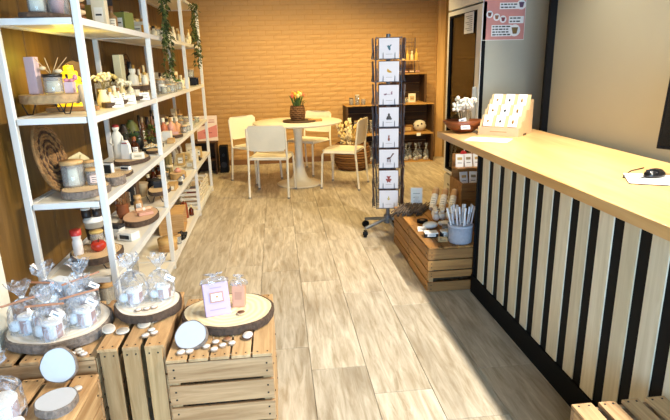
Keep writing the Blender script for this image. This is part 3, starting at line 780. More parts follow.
# ---- ivy garlands hanging from the top board
def ivy(label, loc, L_, seed, n=230):
    t = thing('ivy_garland', label, 'plant', loc); rg = random.Random(seed)
    st = MB(); strands = []
    for k in range(5):
        pts = []; a = rg.uniform(0, 6.28); x0, y0 = rg.uniform(-.02, .03), rg.uniform(-.09, .09)
        Lk = L_*rg.uniform(.65, 1) if k else L_
        for i in range(10):
            q = i/9; pts.append(Vector((x0+.015*math.sin(a+q*7)+.02, y0*(1-q*.6)+.03*math.sin(a+q*5), -Lk*q)))
        st.tube(pts, .0025, 4); strands.append(pts)
    st.build('vine', mat('#5A5A2A', .7), t)
    lv = MB()
    for k in range(n):
        p = rg.choice(strands); q = rg.uniform(0, 8.99); i = int(q); c = p[i].lerp(p[i+1], q-i)
        a = rg.uniform(0, 6.28); d = Vector((math.cos(a)*.7, math.sin(a), rg.uniform(-1.1, -.2))).normalized(); s_ = d.cross(Vector((0, 0, 1))).normalized(); l = rg.uniform(.035, .06); wd = l*.24
        nrm = s_.cross(d)*.006
        lv.cm = 0 if rg.random() < .6 else 1
        lv._add([c, c+d*l*.45+s_*wd, c+d*l, c+d*l*.45-s_*wd, c+d*l*.45+nrm], [(0, 1, 4), (1, 2, 4), (2, 3, 4), (3, 0, 4)])
    lv.build('leaves', [mat('#3E4E22', .5, noise=.25), mat('#6E7438', .5, noise=.25)], t)['kind'] = 'stuff'
ivy('green ivy garland hanging from the top board over the middle bay', (-.775, 4.02, 1.985), .66, 3, 260)
ivy('paler green ivy garland hanging from the top board over the rear bay', (-.755, 5.46, 1.985), .60, 9, 220)

# ---- fourth board (z3)
slab('thick wood slice on black hairpin legs on the fourth board', (-1.035, 2.63, Z3), .135, .12, .04, legs=.05, seed=2, bark=mat('#B8966A', .85, noise=.25, scale=50))
ZS = Z3+.0915
gbox('tall lilac box standing on the legged wood slice', (-1.10, 2.62, ZS), (.045, .04, .165), '#CDB2B4', rz=R(-10))
d_ = jar('round reed diffuser bottle with wooden flowers on the legged slice', (-1.02, 2.62, ZS), .042, .075, '#D8CDB0', '#2A241C', cat='diffuser', name='reed_diffuser')
m = MB()
for a in (-.5, -.15, .3, .6): m.tube([(0, 0, .08), (a*.12, .02*a, .16)], .002, 4)
m.build('reeds', mat('#C8A878', .7), d_)
MB().ball((.035, -.01, .1), .018, 8, 5, .6).ball((-.035, .0, .115), .016, 8, 5, .6).build('wooden_flower', mat('#DCC49A', .7), d_)
bottle('small black bottle between diffuser and pink ribboned box', (-.985, 2.70, ZS), .012, .085, '#18161A', '#101014')
g_ = gbox('small lilac gift box with pink bow on the legged slice', (-.955, 2.64, ZS), (.04, .04, .05), '#D2B6BC')
MB().ball((.012, 0, .058), .014, 8, 5, .7).ball((-.012, 0, .058), .014, 8, 5, .7).ball((.028, 0, .07), .012, 8, 5, 1.2).build('bow', mat('#D88C94', .5), g_)
bn = thing('driftwood', 'smooth pale driftwood piece leaning on the legged wood slice', 'driftwood', (-.875, 2.60, Z3))
MB().tube([(.03, -.06, .016), (.015, -.04, .03), (0, -.02, .06), (-.015, .0, .09), (-.025, .02, .115)], .022, 10, .015).ball((.03, -.06, .02), .02, 10, 6).ball((-.026, .02, .115), .016, 10, 6).build('stick', mat('#D8BE98', .7), bn)
gbox('flat wooden plank board under the legged slice', (-1.0, 2.76, Z3), (.24, .05, .02), '#A87A46')
hv = thing('beehive_lamp', 'glowing yellow beehive shaped lamp on the fourth board', 'lamp', (-1.03, 2.86, Z3))
pr_ = []
for k in range(8):
    r0 = (.078, .08, .08, .076, .066, .052, .04, .024)[k]; pr_ += [(r0*.9, k*.027), (r0, k*.027+.007), (r0, k*.027+.02), (r0*.9, k*.027+.0265)]
MB().lathe([(.0001, 0)] + pr_ + [(.0001, .218)], 24).build('hive', mat('#F2C81E', .4, emit=.9), hv)
MB().ball((.045, -.066, .045), .013, 10, 6).build('door_hole', mat('#4A2E10', .7), hv)
lamp('POINT', 'beehive_lamp_light', (-1.02, 2.86, Z3+.25), 1.4, (1, .8, .08), shadow_soft_size=.04).parent = None
rb_ = thing('arch_board', 'dark arched wooden board standing behind the yellow beehive lamp', 'board', (-1.05, 3.0, Z3+.0085), R(25))
MB().prism([(-.07, 0), (.07, 0), (.07, .16), (.055, .20), (.03, .225), (0, .235), (-.03, .225), (-.055, .20), (-.07, .16)], -.008, .008, Matrix.Rotation(R(82), 4, 'X')).build('panel', mat('#5A3A16', .6), rb_)
MB().prism(rr(.07, .05, .01), .008, .011, Matrix.Rotation(R(82), 4, 'X') @ Matrix.Translation((0, .12, 0))).build('carving', mat('#3E2610', .6), rb_)
v_ = vase('small white vase of dried pale flowers by the first shelf post', (-.93, 3.02, Z3), [(.0001, 0), (.03, 0), (.034, .03), (.018, .07), (.02, .085)], '#E8D8B8')
sprigs(v_, 14, .05, .10, '#EFE2BE', .075, .6, .012, 4)
jar('yellow candle in a glass beside the dried flower vase', (-.97, 3.30, Z3), .042, .085, '#F0CF4A', None)
v_ = vase('squat cream pot of dried yellow blooms behind the yellow candle', (-1.02, 3.40, Z3), [(.0001, 0), (.035, 0), (.042, .04), (.03, .07)], '#D8C69A')
sprigs(v_, 12, .05, .10, '#E8CE7A', .065, .7, .014, 14)
for k, (x, y, lab) in enumerate(((-.865, 2.93, 'log block with white card on the fourth board next to the first post'), (-.86, 3.16, 'log block with white card on the fourth board beside the yellow candle'), (-.86, 3.50, 'log block with white card on the fourth board before the tall cream box'))):
    slab(lab.replace('log block with white card', 'small log slice'), (x, y, Z3), .045, .055, .026, seed=k+5)
    card(lab.replace('log block with white card', 'price card leaning on log slice'), (x+.045, y-.04, Z3), .06, .05, R(25), 20)
slab('wood slice on black wire legs carrying the tall cream box', (-.98, 3.80, Z3), .13, .17, .035, legs=.045, seed=8)
ZS2 = Z3+.081
gbox('tall cream perfume box on the wire legged slice', (-1.02, 3.73, ZS2), (.05, .05, .20), '#E9DDB0', rz=R(-15))
bottle('stout white bottle with ball cap on the wire legged slice', (-.95, 3.77, ZS2), .034, .11, '#F0E8D0', '#F4EEDC', neck=.5)
bottle('small white bottle with gold cap on the wire legged slice', (-.90, 3.88, ZS2), .024, .085, '#F2EAD4', '#C8A050')
bottle('black bottle with white print behind the wire legged slice', (-1.04, 4.06, Z3), .035, .24, '#17181C', '#17181C', lab='#DCDCDC')
pl = thing('ring_plate', 'brown wooden plate with carved rings standing against the wall, fourth board', 'plate', (-1.155, 4.22, Z3), 0, rot=(0, R(8), 0))
MB().lathe([(.0001, 0), (.15, 0), (.155, .008), (.15, .016), (.0001, .014)], 36, M=Matrix.Translation((.0, 0, .155)) @ Matrix.Rotation(R(90), 4, 'Y')).build('disc', ringwood('plate_rings', '#8A5A22', '#5A3812', 30), pl)
rm = MB()
for q in (.04, .075, .11, .145):
    rm.tube([(.0185, q*math.cos(a*math.pi/14), .155+q*math.sin(a*math.pi/14)) for a in range(29)], .003, 5)
rm.build('carved_rings', mat('#3E240C', .7), pl)
for k, (x, y, h, c, lab) in enumerate(((-.90, 3.40, .05, '#EFE3C4', 'cream soap box beside the tall cream box, fourth board'), (-.99, 3.50, .09, '#F1E7CC', 'white tea tin behind the log slices, fourth board'), (-.92, 3.60, .06, '#F3EBD6', 'white soap box before the wire legged slice'))):
    gbox(lab, (x, y, Z3), (.07, .06, h), c, panel='#D9C59A', rz=R(-10))
mid = [('amber candle jar with wooden lid behind the ivy, fourth board', .036, .10, '#D9A83A', 'wood'), ('honey jar with gold lid in the middle bay, fourth board', .034, .08, '#C98A1E', '#C8A040'), ('cream candle jar with cream lid in the middle bay, fourth board', .036, .085, '#F4EAD0', '#EFE4C8'), ('yellow candle jar with cream lid in the middle bay, fourth board', .035, .07, '#E8C24A', '#EFE4C8')]
for k, (lab, r, h, wx, ld) in enumerate(mid): jar(lab, ((-.87, -.96, -.87, -.88)[k], 4.24+.155*k, Z3), r, h, wx, ld, lab='#F8F2E2')
for k in range(9):
    x = (-.88, -.96, -1.04)[k % 3]; y = 4.32+.075*k
    if k % 3 == 0: y += .03
    gbox('small white carton in the middle bay of the fourth board', (x-.0, y+.015, Z3), (.05, .045, (.06, .11, .15)[k % 3]), '#F2E9D2', panel='#E0CFA4', group='white cartons in middle bay, fourth board', rz=R(-8)) if k % 3 else None
bottle('yellow bottle with red cap at the back of the middle bay', (-1.03, 4.66, Z3), .026, .17, '#E8B428', '#B03420')
bottle('dark red bottle at the back of the middle bay, fourth board', (-1.0, 4.88, Z3), .026, .15, '#7A2018', '#2A1410')
p_ = vase('small pot of green succulent near the third post, fourth board', (-.86, 4.88, Z3), [(.0001, 0), (.026, 0), (.032, .035), (.033, .045)], '#E2D4B0')
MB().ball((0, 0, .055), .032, 10, 6, .7).ball((.018, 0, .07), .02, 8, 5).ball((-.016, .01, .072), .02, 8, 5).build('succulent', mat('#6E8A34', .6, noise=.2), p_)
for k in range(6):
    bottle('small white bottle in the rear bay of the fourth board', ((-.87, -.96)[k % 2], 5.15+.085*k, Z3), .026, (.12, .15, .09)[k % 3], '#F0E6CC', ('#E4D4AC', '#B98A4A')[k % 2], lab='#FFF9EA', group='white bottles in rear bay, fourth board')
bq = thing('mini_bench', 'small black display bench at the rear end of the fourth board', 'stand', (-.88, 5.88, Z3))
MB().bx(-.06, .06, -.10, .10, .07, .08).build('top', BLACKM, bq)
for s in (-1, 1): MB().bx(-.055, .055, s*.09-.004, s*.09+.004, 0, .07).build('leg', BLACKM, bq)
jar('white candle glass standing on the black mini bench', (-.88, 5.84, Z3+.081), .035, .08, '#F4EAD4', 'wood')

# ---- third board (z2)
mt = thing('rattan_mat', 'round woven rattan mat leaning at the entrance end of the third board', 'placemat', (-1.04, 2.60, Z2+.006), 0, rot=(0, -R(12), R(2)))
mt.scale = (.96, .96, .96)
M = Matrix.Translation((0, 0, .18)) @ Matrix.Rotation(R(90), 4, 'Y')
MB().lathe([(.0001, -.004), (.176, -.004), (.176, .004), (.0001, .004)], 40, M=M).build('base', mat('#8A6236', .85, noise=.3, scale=120), mt)
for k in range(12):
    q = .011+.0145*k; mm = MB()
    nn = max(12, int(q*300)); nn += nn % 2
    pts = [(.004+.003*(1 if a % 2 else -1)*(1 if k % 2 else -1), q*math.cos(2*math.pi*a/nn), .18+q*math.sin(2*math.pi*a/nn)) for a in range(nn+1)]
    mm.tube(pts, .0072, 5)
    mm.build('woven_ring', mat('#54361C' if k in (3, 5, 8) else '#9A7040', .85, noise=.4, scale=140), mt)
slab('large wood slice with lidded candles at the entrance end of the third board', (-.925, 2.56, Z2), .105, .125, .035, bark=BARKL, seed=12)
ZC = Z2+.0365
jar('large white candle in glass with wooden lid on the third board slice', (-.985, 2.585, ZC), .05, .105, '#F6F0E0', 'wood', fill=.8)
jar('pink candle jar with wooden lid beside the large white candle', (-.895, 2.60, ZC), .034, .068, '#E8AF98', 'wood', lab='#F2D9CC')
jar('small white jar with thick wooden lid behind the pink candle', (-.985, 2.80, Z2), .03, .11, '#F0E8D4', 'wood')
sh_ = thing('shell_dish', 'cream leaf shaped dish standing behind the large white candle', 'dish', (-1.035, 2.82, Z2+.0065), R(20))
MB().prism([(-.06, .0), (.03, 0), (.075, .05), (.05, .12), (.01, .155), (-.045, .13), (-.075, .07)], -.006, .006, Matrix.Rotation(R(78), 4, 'X')).build('dish', mat('#E8D49A', .5), sh_)
MB().tube([(-.04, .004, .01), (0, -.004, .08), (.01, .0, .14)], .003, 5).build('rib', mat('#D0B878', .5), sh_)
gbox('dark red box between rattan mat and cream leaf dish', (-1.085, 2.72, Z2), (.05, .03, .11), '#6A1E1C')
slab('oval wooden board with two black display blocks on the third board', (-.90, 3.0, Z2), .075, .13, .014, seed=15, rz=R(10))
for k, (x, y) in enumerate(((-.935, 2.955), (-.87, 3.05))):
    t = thing('display_block', ('white block with upright black card on the oval board', 'low white block with flat black card on the oval board')[k], 'card block', (x, y, Z2+.0155), R(-20))
    MB().bx(-.028, .028, -.012, .012, 0, (.06, .022)[k]).build('block', WHITE, t, .002)
    MB().bx(-.022, .022, -.015, -.012, .006, (.052, .018)[k]).bx(-.024, .024, -.01, .01, (.0605, .0225)[k], (.0625, .0245)[k]).build('black_card', SLATE, t)
slab('small thick log slice on the third board beside the first post', (-.845, 2.76, Z2), .05, .075, .045, seed=16, bark=BARKL)
slab('long wood slice with white figures on the third board', (-.93, 3.42, Z2), .10, .16, .025, seed=17)
ZD = Z2+.0265
fg = thing('figurine', 'tall white stylised figurine on the long wood slice', 'figurine', (-1.0, 3.40, ZD))
MB().lathe([(.0001, 0), (.034, 0), (.03, .05), (.026, .10), (.034, .14), (.02, .165), (.012, .172)], 14, sy=.7).build('robe', mat('#E8DEC8', .6), fg)
MB().ball((0, 0, .19), .022, 10, 8).build('head', mat('#E8DEC8', .6), fg)
for s_ in (-1, 1): MB().tube([(s_*.03, 0, .14), (s_*.04, -.02, .10), (s_*.02, -.03, .09)], .007, 6).build('arm', mat('#E8DEC8', .6), fg)
MB().lathe([(.022, .196), (.018, .212), (.0001, .214)], 10).build('red_cap', mat('#A03028', .6), fg)
b2 = thing('paper_bag', 'small white paper bag with red tie on the long wood slice', 'bag', (-.945, 3.37, ZD), R(-15))
MB().prism([(-.03, 0), (.03, 0), (.026, .08), (.012, .115), (-.012, .115), (-.026, .08)], -.014, .014, Matrix.Rotation(R(90), 4, 'X')).build('bag', mat('#EFE8DC', .7), b2)
MB().box((0, 0, .10), (.034, .032, .008)).build('tie', mat('#A03A2E', .6), b2)
bottle('brown glass bottle with white heart label on the long wood slice', (-.925, 3.50, ZD), .027, .12, '#6A3A1C', '#8A4A22', lab='#F0E8DC', glass='amber')
gbox('white soap bar block at the edge of the long wood slice', (-.875, 3.36, ZD), (.075, .035, .04), '#EFE4CC', rz=R(12), panel='#D8C8A4')
vase('dark bronze round vase at the back of the third board', (-1.08, 3.86, Z2), [(.0001, 0), (.035, 0), (.05, .04), (.052, .10), (.04, .15), (.018, .175), (.018, .19)], '#3A2A1E', .4)
vase('ribbed olive green vase at the back of the third board', (-1.08, 4.06, Z2), [(.0001, 0), (.035, 0), (.052, .05), (.055, .12), (.042, .17), (.022, .19), (.022, .20)], '#6A6A2C', .5)
vase('black handled jug vase on the third board beside the bronze vase', (-1.02, 3.96, Z2), [(.0001, 0), (.03, 0), (.042, .03), (.04, .08), (.02, .11), (.022, .125)], '#17171A', .35)
gr_ = vase('dark pot with bushy green plant on the third board', (-1.0, 3.68, Z2), [(.0001, 0), (.035, 0), (.042, .05), (.04, .055)], '#2E2A26', name='plant_pot', cat='plant')
def bush(parent, c, r, n, seed, cols=('#2E4420', '#4A5E2A'), l=.03):
    rg = random.Random(seed); m = MB()
    for k in range(n):
        d = Vector((rg.gauss(0, 1), rg.gauss(0, 1), rg.gauss(.2, .8))).normalized(); p = Vector(c) + d*r*rg.uniform(.5, 1)
        s_ = d.cross(Vector((rg.random(), rg.random(), 1))).normalized(); m.cm = rg.randint(0, 1)
        m._add([p, p+d*l*.5+s_*l*.25, p+d*l, p+d*l*.5-s_*l*.25], [(0, 1, 2), (0, 2, 3)])
    o = m.build('foliage', [mat(cols[0], .6, noise=.2), mat(cols[1], .6, noise=.2)], parent); o['kind'] = 'stuff'
bush(gr_, (0, 0, .10), .055, 160, 3)
g2 = vase('dark pot with mossy green plant beside the olive vase', (-.965, 4.17, Z2), [(.0001, 0), (.035, 0), (.045, .04), (.044, .05)], '#34301E', name='plant_pot', cat='plant')
bush(g2, (0, 0, .085), .055, 160, 5, ('#4A5A1E', '#6A7428'))
tr2 = thing('flower_tray', 'black tray of white and yellow paper flowers on the third board', 'tray', (-.91, 3.93, Z2))
MB().bx(-.055, .055, -.11, .11, 0, .012).bx(-.055, -.05, -.11, .11, .012, .025).bx(.05, .055, -.11, .11, .012, .025).build('tray', BLACKM, tr2)
for k in range(7):
    x, y = ((-.03, .0, .03)[k % 3], -.085+.028*k); f = MB()
    for p in range(5):
        a = p*1.257; f.ball((x+.012*math.cos(a), y+.012*math.sin(a), .024), .009, 6, 4, .5)
    fo = f.build('paper_flower', mat('#F0E6CC', .7), tr2); MB().ball((x, y, .029), .006, 6, 4).build('flower_heart', mat('#E0B040', .6), fo)
slab('small wood slice on the third board beside the flower tray', (-.87, 3.755, Z2), .05, .075, .02, seed=19)
for k, (y, x, h) in enumerate(((4.52, -1.0, .13), (4.60, -.96, .13), (4.70, -.92, .12), (4.80, -.93, .115), (4.88, -.90, .10))):
    bottle(('terracotta bottle with white pump, first in the pink row on the third board', 'terracotta bottle with cream cap in the pink row, third board', 'pale pink bottle with wooden cap in the pink row, third board', 'peach bottle with white cap in the pink row, third board', 'peach jar bottle with short cap ending the pink row, third board')[k],
           (x, y, Z2), .034, h+.03, ('#B8623C', '#C0704A', '#D9A08A', '#DDA478', '#D8A070')[k], ('#F0E8D8', '#EFE4CC', '#B98A50', '#F4ECDC', '#E8DCC0')[k], neck=.35)
slab('round wood slice with pink soap before the pink bottle row', (-.86, 4.56, Z2), .06, .085, .025, seed=22, face=OAK)
gbox('pink soap bar on the round wood slice before the pink bottles', (-.86, 4.56, Z2+.026), (.05, .07, .022), '#DDAA96', rz=R(10))
gbox('white soap cube beside the second post on the third board', (-.89, 4.36, Z2), (.07, .08, .075), '#F2EAD8')
gbox('light wooden block beside the white soap cube', (-.84, 4.24, Z2), (.05, .12, .03), '#C69A5A', rz=R(5))
for k, (x, y, c, h, lab) in enumerate(((-1.04, 4.40, '#4A2C1A', .19, 'tall dark brown bottle at the back of the middle bay'), (-1.06, 4.72, '#3A2A22', .17, 'black brown bottle at the back behind the pink row'), (-1.0, 4.95, '#E8DCC0', .12, 'cream bottle behind the third post, third board'))):
    bottle(lab, (x, y, Z2), .03, h, c, '#2A1E16')
for k in range(8):
    jar('little pale jar in the rear bay of the third board', ((-.85, -.93, -1.0)[k % 3], 5.14+.1*k, Z2), .028, (.05, .07, .09)[k % 3], ('#D8D8A0', '#E4B8A0', '#EFE4C8')[k % 3], ('#EFE6CC', 'wood')[k % 2], group='pale jars in rear bay, third board')

# ---- second board (z1)
slab('wood slice on black hairpin legs at the entrance end of the second board', (-.93, 2.58, Z1), .12, .13, .035, legs=.035, seed=31)
ZE = Z1+.0715
def papercup(label, loc, r, h, sleeve, group=None):
    t = thing('paper_cup', label, 'cup', loc, 0, group)
    MB().lathe([(.0001, 0), (r*.78, 0), (r*.98, h*.88), (r, h*.88)], 20).build('cup', mat('#EFE8DA', .5), t)
    MB().lathe([(r*.84, h*.25), (r*.86, h*.25), (r*.955, h*.65), (r*.93, h*.65)], 20).build('sleeve', mat(sleeve, .6), t)
    MB().lathe([(r*1.06, h*.86), (r*1.06, h*.92), (r*.92, h*.94), (r*.92, h), (.0001, h*.99)], 20).build('lid', mat('#F4EEE2', .4), t)
    return t
papercup('large travel cup with dark sleeve on the second board', (-1.03, 2.88, Z1), .05, .165, '#2A1A14')
for k, (x, y) in enumerate(((-1.063, 2.865), (-1.013, 2.885))):
    jar(('small white tin with dark band stacked on the travel cup, wall side', 'small white tin with dark band stacked on the travel cup, aisle side')[k], (x+.006, y, Z1+.166), .024, .045, '#2A2220', '#F0EADC', name='spice_tin', cat='tin', fill=.95, glass=mat('#332823', .4))
bottle('red capped white shaker bottle on the hairpin legged slice', (-1.0, 2.54, ZE), .023, .125, '#EFE4DA', '#C8362C', neck=.9)
jar('small gold preserve jar behind the red tomato ornament', (-.945, 2.655, ZE), .032, .07, '#D8B868', '#C8A860')
to = thing('apple_ornament', 'glossy red apple ornament on the hairpin legged slice', 'ornament', (-.915, 2.575, ZE))
MB().lathe([(.0001, .004), (.02, 0), (.036, .018), (.037, .034), (.025, .05), (.006, .047), (.0001, .044)], 18).build('apple', mat('#B5301C', .2), to)
MB().tube([(0, 0, .045), (.006, 0, .062)], .003, 5).build('stem', mat('#4A2E14', .7), to)
gbox('white box lid with black print beside the first post, second board', (-.88, 2.96, Z1), (.10, .07, .045), '#F2EEE4', panel='#2A2A2E', rz=R(-25))
gbox('black and white box behind the white box lid', (-.97, 3.03, Z1), (.09, .06, .07), '#E8E4DA', lid='#2C2C30', rz=R(-20))
tv = vase('brown pot with dried twigs on the second board', (-1.03, 3.42, Z1), [(.0001, 0), (.03, 0), (.04, .04), (.036, .085), (.038, .09)], '#8A4E2A', .6)
tm = MB(); rg = random.Random(8)
for k in range(22):
    a = rg.uniform(0, 6.28); s_ = rg.uniform(.01, .055); h = rg.uniform(.13, .22)
    tm.tube([(.01*math.cos(a), .01*math.sin(a), .03), (s_*.6*math.cos(a), s_*.6*math.sin(a), h*.6), (s_*math.cos(a+.4), s_*math.sin(a+.4), h)], .0035, 4, .001)
tm.build('twigs', mat('#9A6A3C', .8), tv)['kind'] = 'stuff'
slab('big round wood slice with pink packet on the second board', (-.90, 3.35, Z1), .10, .19, .035, seed=33, face=mat('#D8B08C', .65, noise=.12, scale=12))
bottle('short bottle with wooden cap and white label on the big round slice', (-.945, 3.48, Z1+.037), .028, .095, '#B98A50', '#C8A068', lab='#F2EAD8', neck=.7)
gbox('pink paper packet on the big round wood slice', (-.87, 3.34, Z1+.037), (.09, .05, .018), '#D8A48C', rz=R(30))
pc = thing('scroll_roll', 'rolled peach paper scroll on the big round wood slice', 'roll', (-.90, 3.42, Z1+.051), R(35))
MB().lathe([(.012, -.05), (.012, .05)], 12, M=Matrix.Rotation(R(90), 4, 'Y')).build('roll', mat('#E2B48E', .6), pc); MB().lathe([(.0135, -.008), (.0135, .008)], 12, M=Matrix.Rotation(R(90), 4, 'Y')).build('band', mat('#F2E6D4', .6), pc)
vase('beige flower pot on the second board, back row', (-1.05, 4.02, Z1), [(.0001, 0), (.034, 0), (.045, .085), (.048, .10)], '#C8AE84', .7)
vase('black flower pot on the second board beside the beige pot', (-.975, 4.10, Z1), [(.0001, 0), (.036, 0), (.045, .09), (.046, .105)], '#17171A', .5)
slab('wood slice on black hairpin legs before the black flower pot', (-.89, 3.88, Z1), .075, .15, .03, legs=.055, seed=35)
gbox('dark blue gift box on the hairpin slice before the black pot', (-.90, 3.92, Z1+.0865), (.06, .07, .045), '#22262E', lid='#2E323C')
gbox('light wooden box beside the hairpin slice, second board', (-.86, 4.20, Z1), (.07, .13, .05), '#C8A064', panel='#F2E8D0')
gbox('black tile sign on the front of the second board', (-.84, 4.36, Z1), (.06, .05, .02), '#1E2024', panel=None, lid='#2A2C30')
rd = thing('reed_bundle', 'tall bundle of dried reeds tied with string on the second board', 'reeds', (-.97, 4.70, Z1))
rm = MB(); rg = random.Random(4)
for k in range(26):
    a = rg.uniform(0, 6.28); q = .028*math.sqrt(rg.random()); rm.tube([(q*math.cos(a), q*math.sin(a), 0), (q*1.2*math.cos(a), q*1.2*math.sin(a), .22+rg.uniform(-.02, .02))], .004, 5)
rm.build('reeds', mat('#B59A5C', .8, noise=.2), rd)['kind'] = 'stuff'; MB().lathe([(.033, .09), (.035, .10), (.033, .11)], 14).build('string', mat('#E0CFA8', .8), rd)
slab('thick pale wood slice with pink flower soap on the second board', (-.89, 4.64, Z1), .065, .10, .05, seed=37, face=SLICE, bark=mat('#B8925A', .8, noise=.2))
ps = thing('flower_soap', 'pink rose soap on the thick pale wood slice', 'soap', (-.89, 4.64, Z1+.052))
MB().ball((0, 0, .015), .032, 12, 6, .5).build('petals_outer', mat('#DDA08A', .6), ps); MB().ball((0, 0, .028), .018, 10, 6, .6).build('petals_inner', mat('#C8806A', .6), ps)
for k, (y, lab) in enumerate(((4.44, 'white bird figurine on the second board by the thick slice'), (4.50, 'grey bird figurine on the second board by the thick slice'))):
    t = thing('bird_figurine', lab, 'figurine', (-.835, y+.02*k, Z1), R(40)); c = ('#EFE8DA', '#8A8A90')[k]
    MB().ball((0, 0, .022), .02, 10, 6, .8, 1, 1.6).build('body', mat(c, .5), t); MB().ball((0, -.026, .045), .013, 8, 6).build('head', mat(c, .5), t); MB().lathe([(.004, 0), (.0001, .012)], 6, M=Matrix.Translation((0, -.037, .045)) @ Matrix.Rotation(R(90), 4, 'X')).build('beak', mat('#C88A30', .5), t)
for k in range(7):
    bottle('small amber bottle in the back row of the middle bay, second board', (-1.05+.02*(k % 2), 4.24+.1*k, Z1), .028, (.12, .16, .10)[k % 3], '#6A4220', ('#E0D0A8', '#2A2018')[k % 2], group='amber bottles, second board', lab='#EFE4CC' if k % 2 else None, glass='amber')
for k in range(6):
    gbox('small kraft box in the rear bay of the second board', ((-.86, -.97)[k % 2], 5.13+.145*k, Z1), (.07, .07, (.06, .11, .13)[k % 3]), ('#D8C49A', '#C6A468', '#E8DCC0')[k % 3], group='kraft boxes in rear bay, second board', panel='#F4EEDC')
bc_ = thing('black_clip', 'black metal clip lying at the rear end of the second board', 'clip', (-.83, 5.55, Z1)); MB().bx(-.02, .02, -.06, .06, 0, .01).build('bar', BLACKM, bc_); MB().tube([(0, -.05, .012), (0, 0, .03), (0, .05, .012)], .004, 5).build('handle', BLACKM, bc_)
# ---- bottom board (z0)
bxr = thing('round_box', 'round bentwood box with rope handle on the bottom board', 'box', (-.88, 3.90, Z0))
MB().lathe([(.0001, 0), (.07, 0), (.07, .075), (.0001, .075)], 24).build('body', OAK, bxr); MB().lathe([(.073, .06), (.073, .09), (.0001, .09)], 24).build('lid', wood('box_lid', '#C69A58', '#DDB878', None, 'X', 12, .6), bxr); MB().tube([(-.05, 0, .09), (-.02, 0, .115), (.02, 0, .115), (.05, 0, .09)], .005, 6).build('handle', mat('#C8A878', .8), bxr)
oc = thing('small_crate', 'small open wooden box standing on edge on the bottom board', 'crate', (-.93, 4.42, Z0), R(5))
for nm, x0, x1, y0, y1, z0, z1 in (('base', -.10, .10, -.16, .16, 0, .012), ('side', -.10, .10, -.16, -.148, .012, .16), ('side', -.10, .10, .148, .16, .012, .16), ('back', -.10, -.088, -.148, .148, .012, .16), ('top', -.10, .10, -.16, .16, .16, .172)): MB().bx(x0, x1, y0, y1, z0, z1).build(nm, OAK, oc)
bl_ = thing('black_beads', 'heap of black beads on a dish on the bottom board', 'beads', (-.825, 4.16, Z0))
MB().lathe([(.0001, 0), (.05, 0), (.06, .012), (.05, .008), (.0001, .006)], 18, sy=1.5, sx=.7).build('dish', mat('#2A2622', .5), bl_)
m = MB(); rg = random.Random(2)
for k in range(40): m.ball((rg.uniform(-.03, .03), rg.uniform(-.07, .07), .014+rg.uniform(0, .02)), .011, 6, 4)
m.build('beads', mat('#1C1A1C', .3), bl_)['kind'] = 'stuff'
jar('clear jar with pale wooden lid on the bottom board', (-.83, 4.035, Z0), .028, .06, '#E8DCC4', 'wood')
pbg = thing('paper_bag', 'rust brown paper bag with folded top on the bottom board', 'bag', (-.89, 4.74, Z0), R(60))
MB().prism([(-.035, 0), (.035, 0), (.03, .09), (.02, .15), (-.015, .155), (-.03, .09)], -.02, .02, Matrix.Rotation(R(90), 4, 'X')).build('bag', mat('#8A4020', .7), pbg); MB().box((0, 0, .13), (.045, .045, .012)).build('fold', mat('#A05430', .7), pbg)
bottle('small brown bottle beside the rust paper bag', (-.845, 4.84, Z0), .022, .10, '#7A5228', '#D8C49A', glass='amber')
wbk = thing('slatted_basket', 'white slatted wooden basket at the rear end of the bottom board', 'basket', (-.90, 5.50, Z0))
MB().bx(-.09, .09, -.35, .35, 0, .01).build('base', WHITE, wbk)
for k in range(4):
    for sx in (-1, 1): MB().bx(sx*.092-.005, sx*.092+.005, -.35, .35, .02+.045*k, .045+.045*k).build('slat', BOARD, wbk)
    for sy in (-1, 1): MB().bx(-.086, .086, sy*.345-.005, sy*.345+.005, .02+.045*k, .045+.045*k).build('slat', BOARD, wbk)
for sx in (-1, 1):
    for y in (-.33, -.11, .11, .33): MB().bx(sx*.083-.004, sx*.083+.004, y-.012, y+.012, .01, .20).build('upright', BOARD, wbk)
for k in range(5):
    gbox('colourful packet lying in the white slatted basket', (-.90, 5.24+.12*k, Z0+.011), (.12, .07, (.09, .12, .07)[k % 3]), ('#C8A078', '#8A4A44', '#E2D4B8', '#5A5A60', '#D8B88C')[k], group='packets in slatted basket')
for k in range(5):
    jar('large kraft storage jar at the back of the bottom board', (-1.04, 3.5+.13*k-.55, Z0), .045, .13, '#A8824E', 'wood', group='storage jars on bottom board')

# ================================================================ FOREGROUND DISPLAY (crates by the entrance)
slab('largest bark edged wood slice carrying five cellophane bags', (-.855, 1.905, .451), .175, .185, .038, pale=True, bark=BARKL, seed=41)
slab('bark edged wood slice on the upright slat crate with two cellophane bags', (-.548, 1.975, .481), .125, .13, .034, pale=True, bark=BARK, seed=42)
slab('oval bark edged wood slice with the lilac gift box', (-.228, 1.915, .451), .17, .155, .034, pale=True, bark=BARK, seed=43, face=ringwood('oval_face', '#F2E2C0', '#E4CDA0', 13))
# bark discs
def disc(label, loc, r, rot, h=.022, bark=BARKL, seed=0): return slab(label, loc, r, r*.97, h, face=DISCF, bark=bark, rot=rot, seed=seed, name='bark_disc', cat='wood disc')
disc('round white faced bark disc leaning on the oval wood slice', (-.345, 1.735, .475), .058, (R(35), -R(12), 0), .018, BARKL, 51)
disc('white faced bark disc leaning upright against the crate with many bags', (-.765, 1.642, .4585), .058, (R(66), R(6), 0), .02, BARKL, 52)
disc('white faced bark disc lying flat on the low crate', (-.725, 1.49, .4015), .062, (0, 0, R(30)), .028, BARKL, 53)
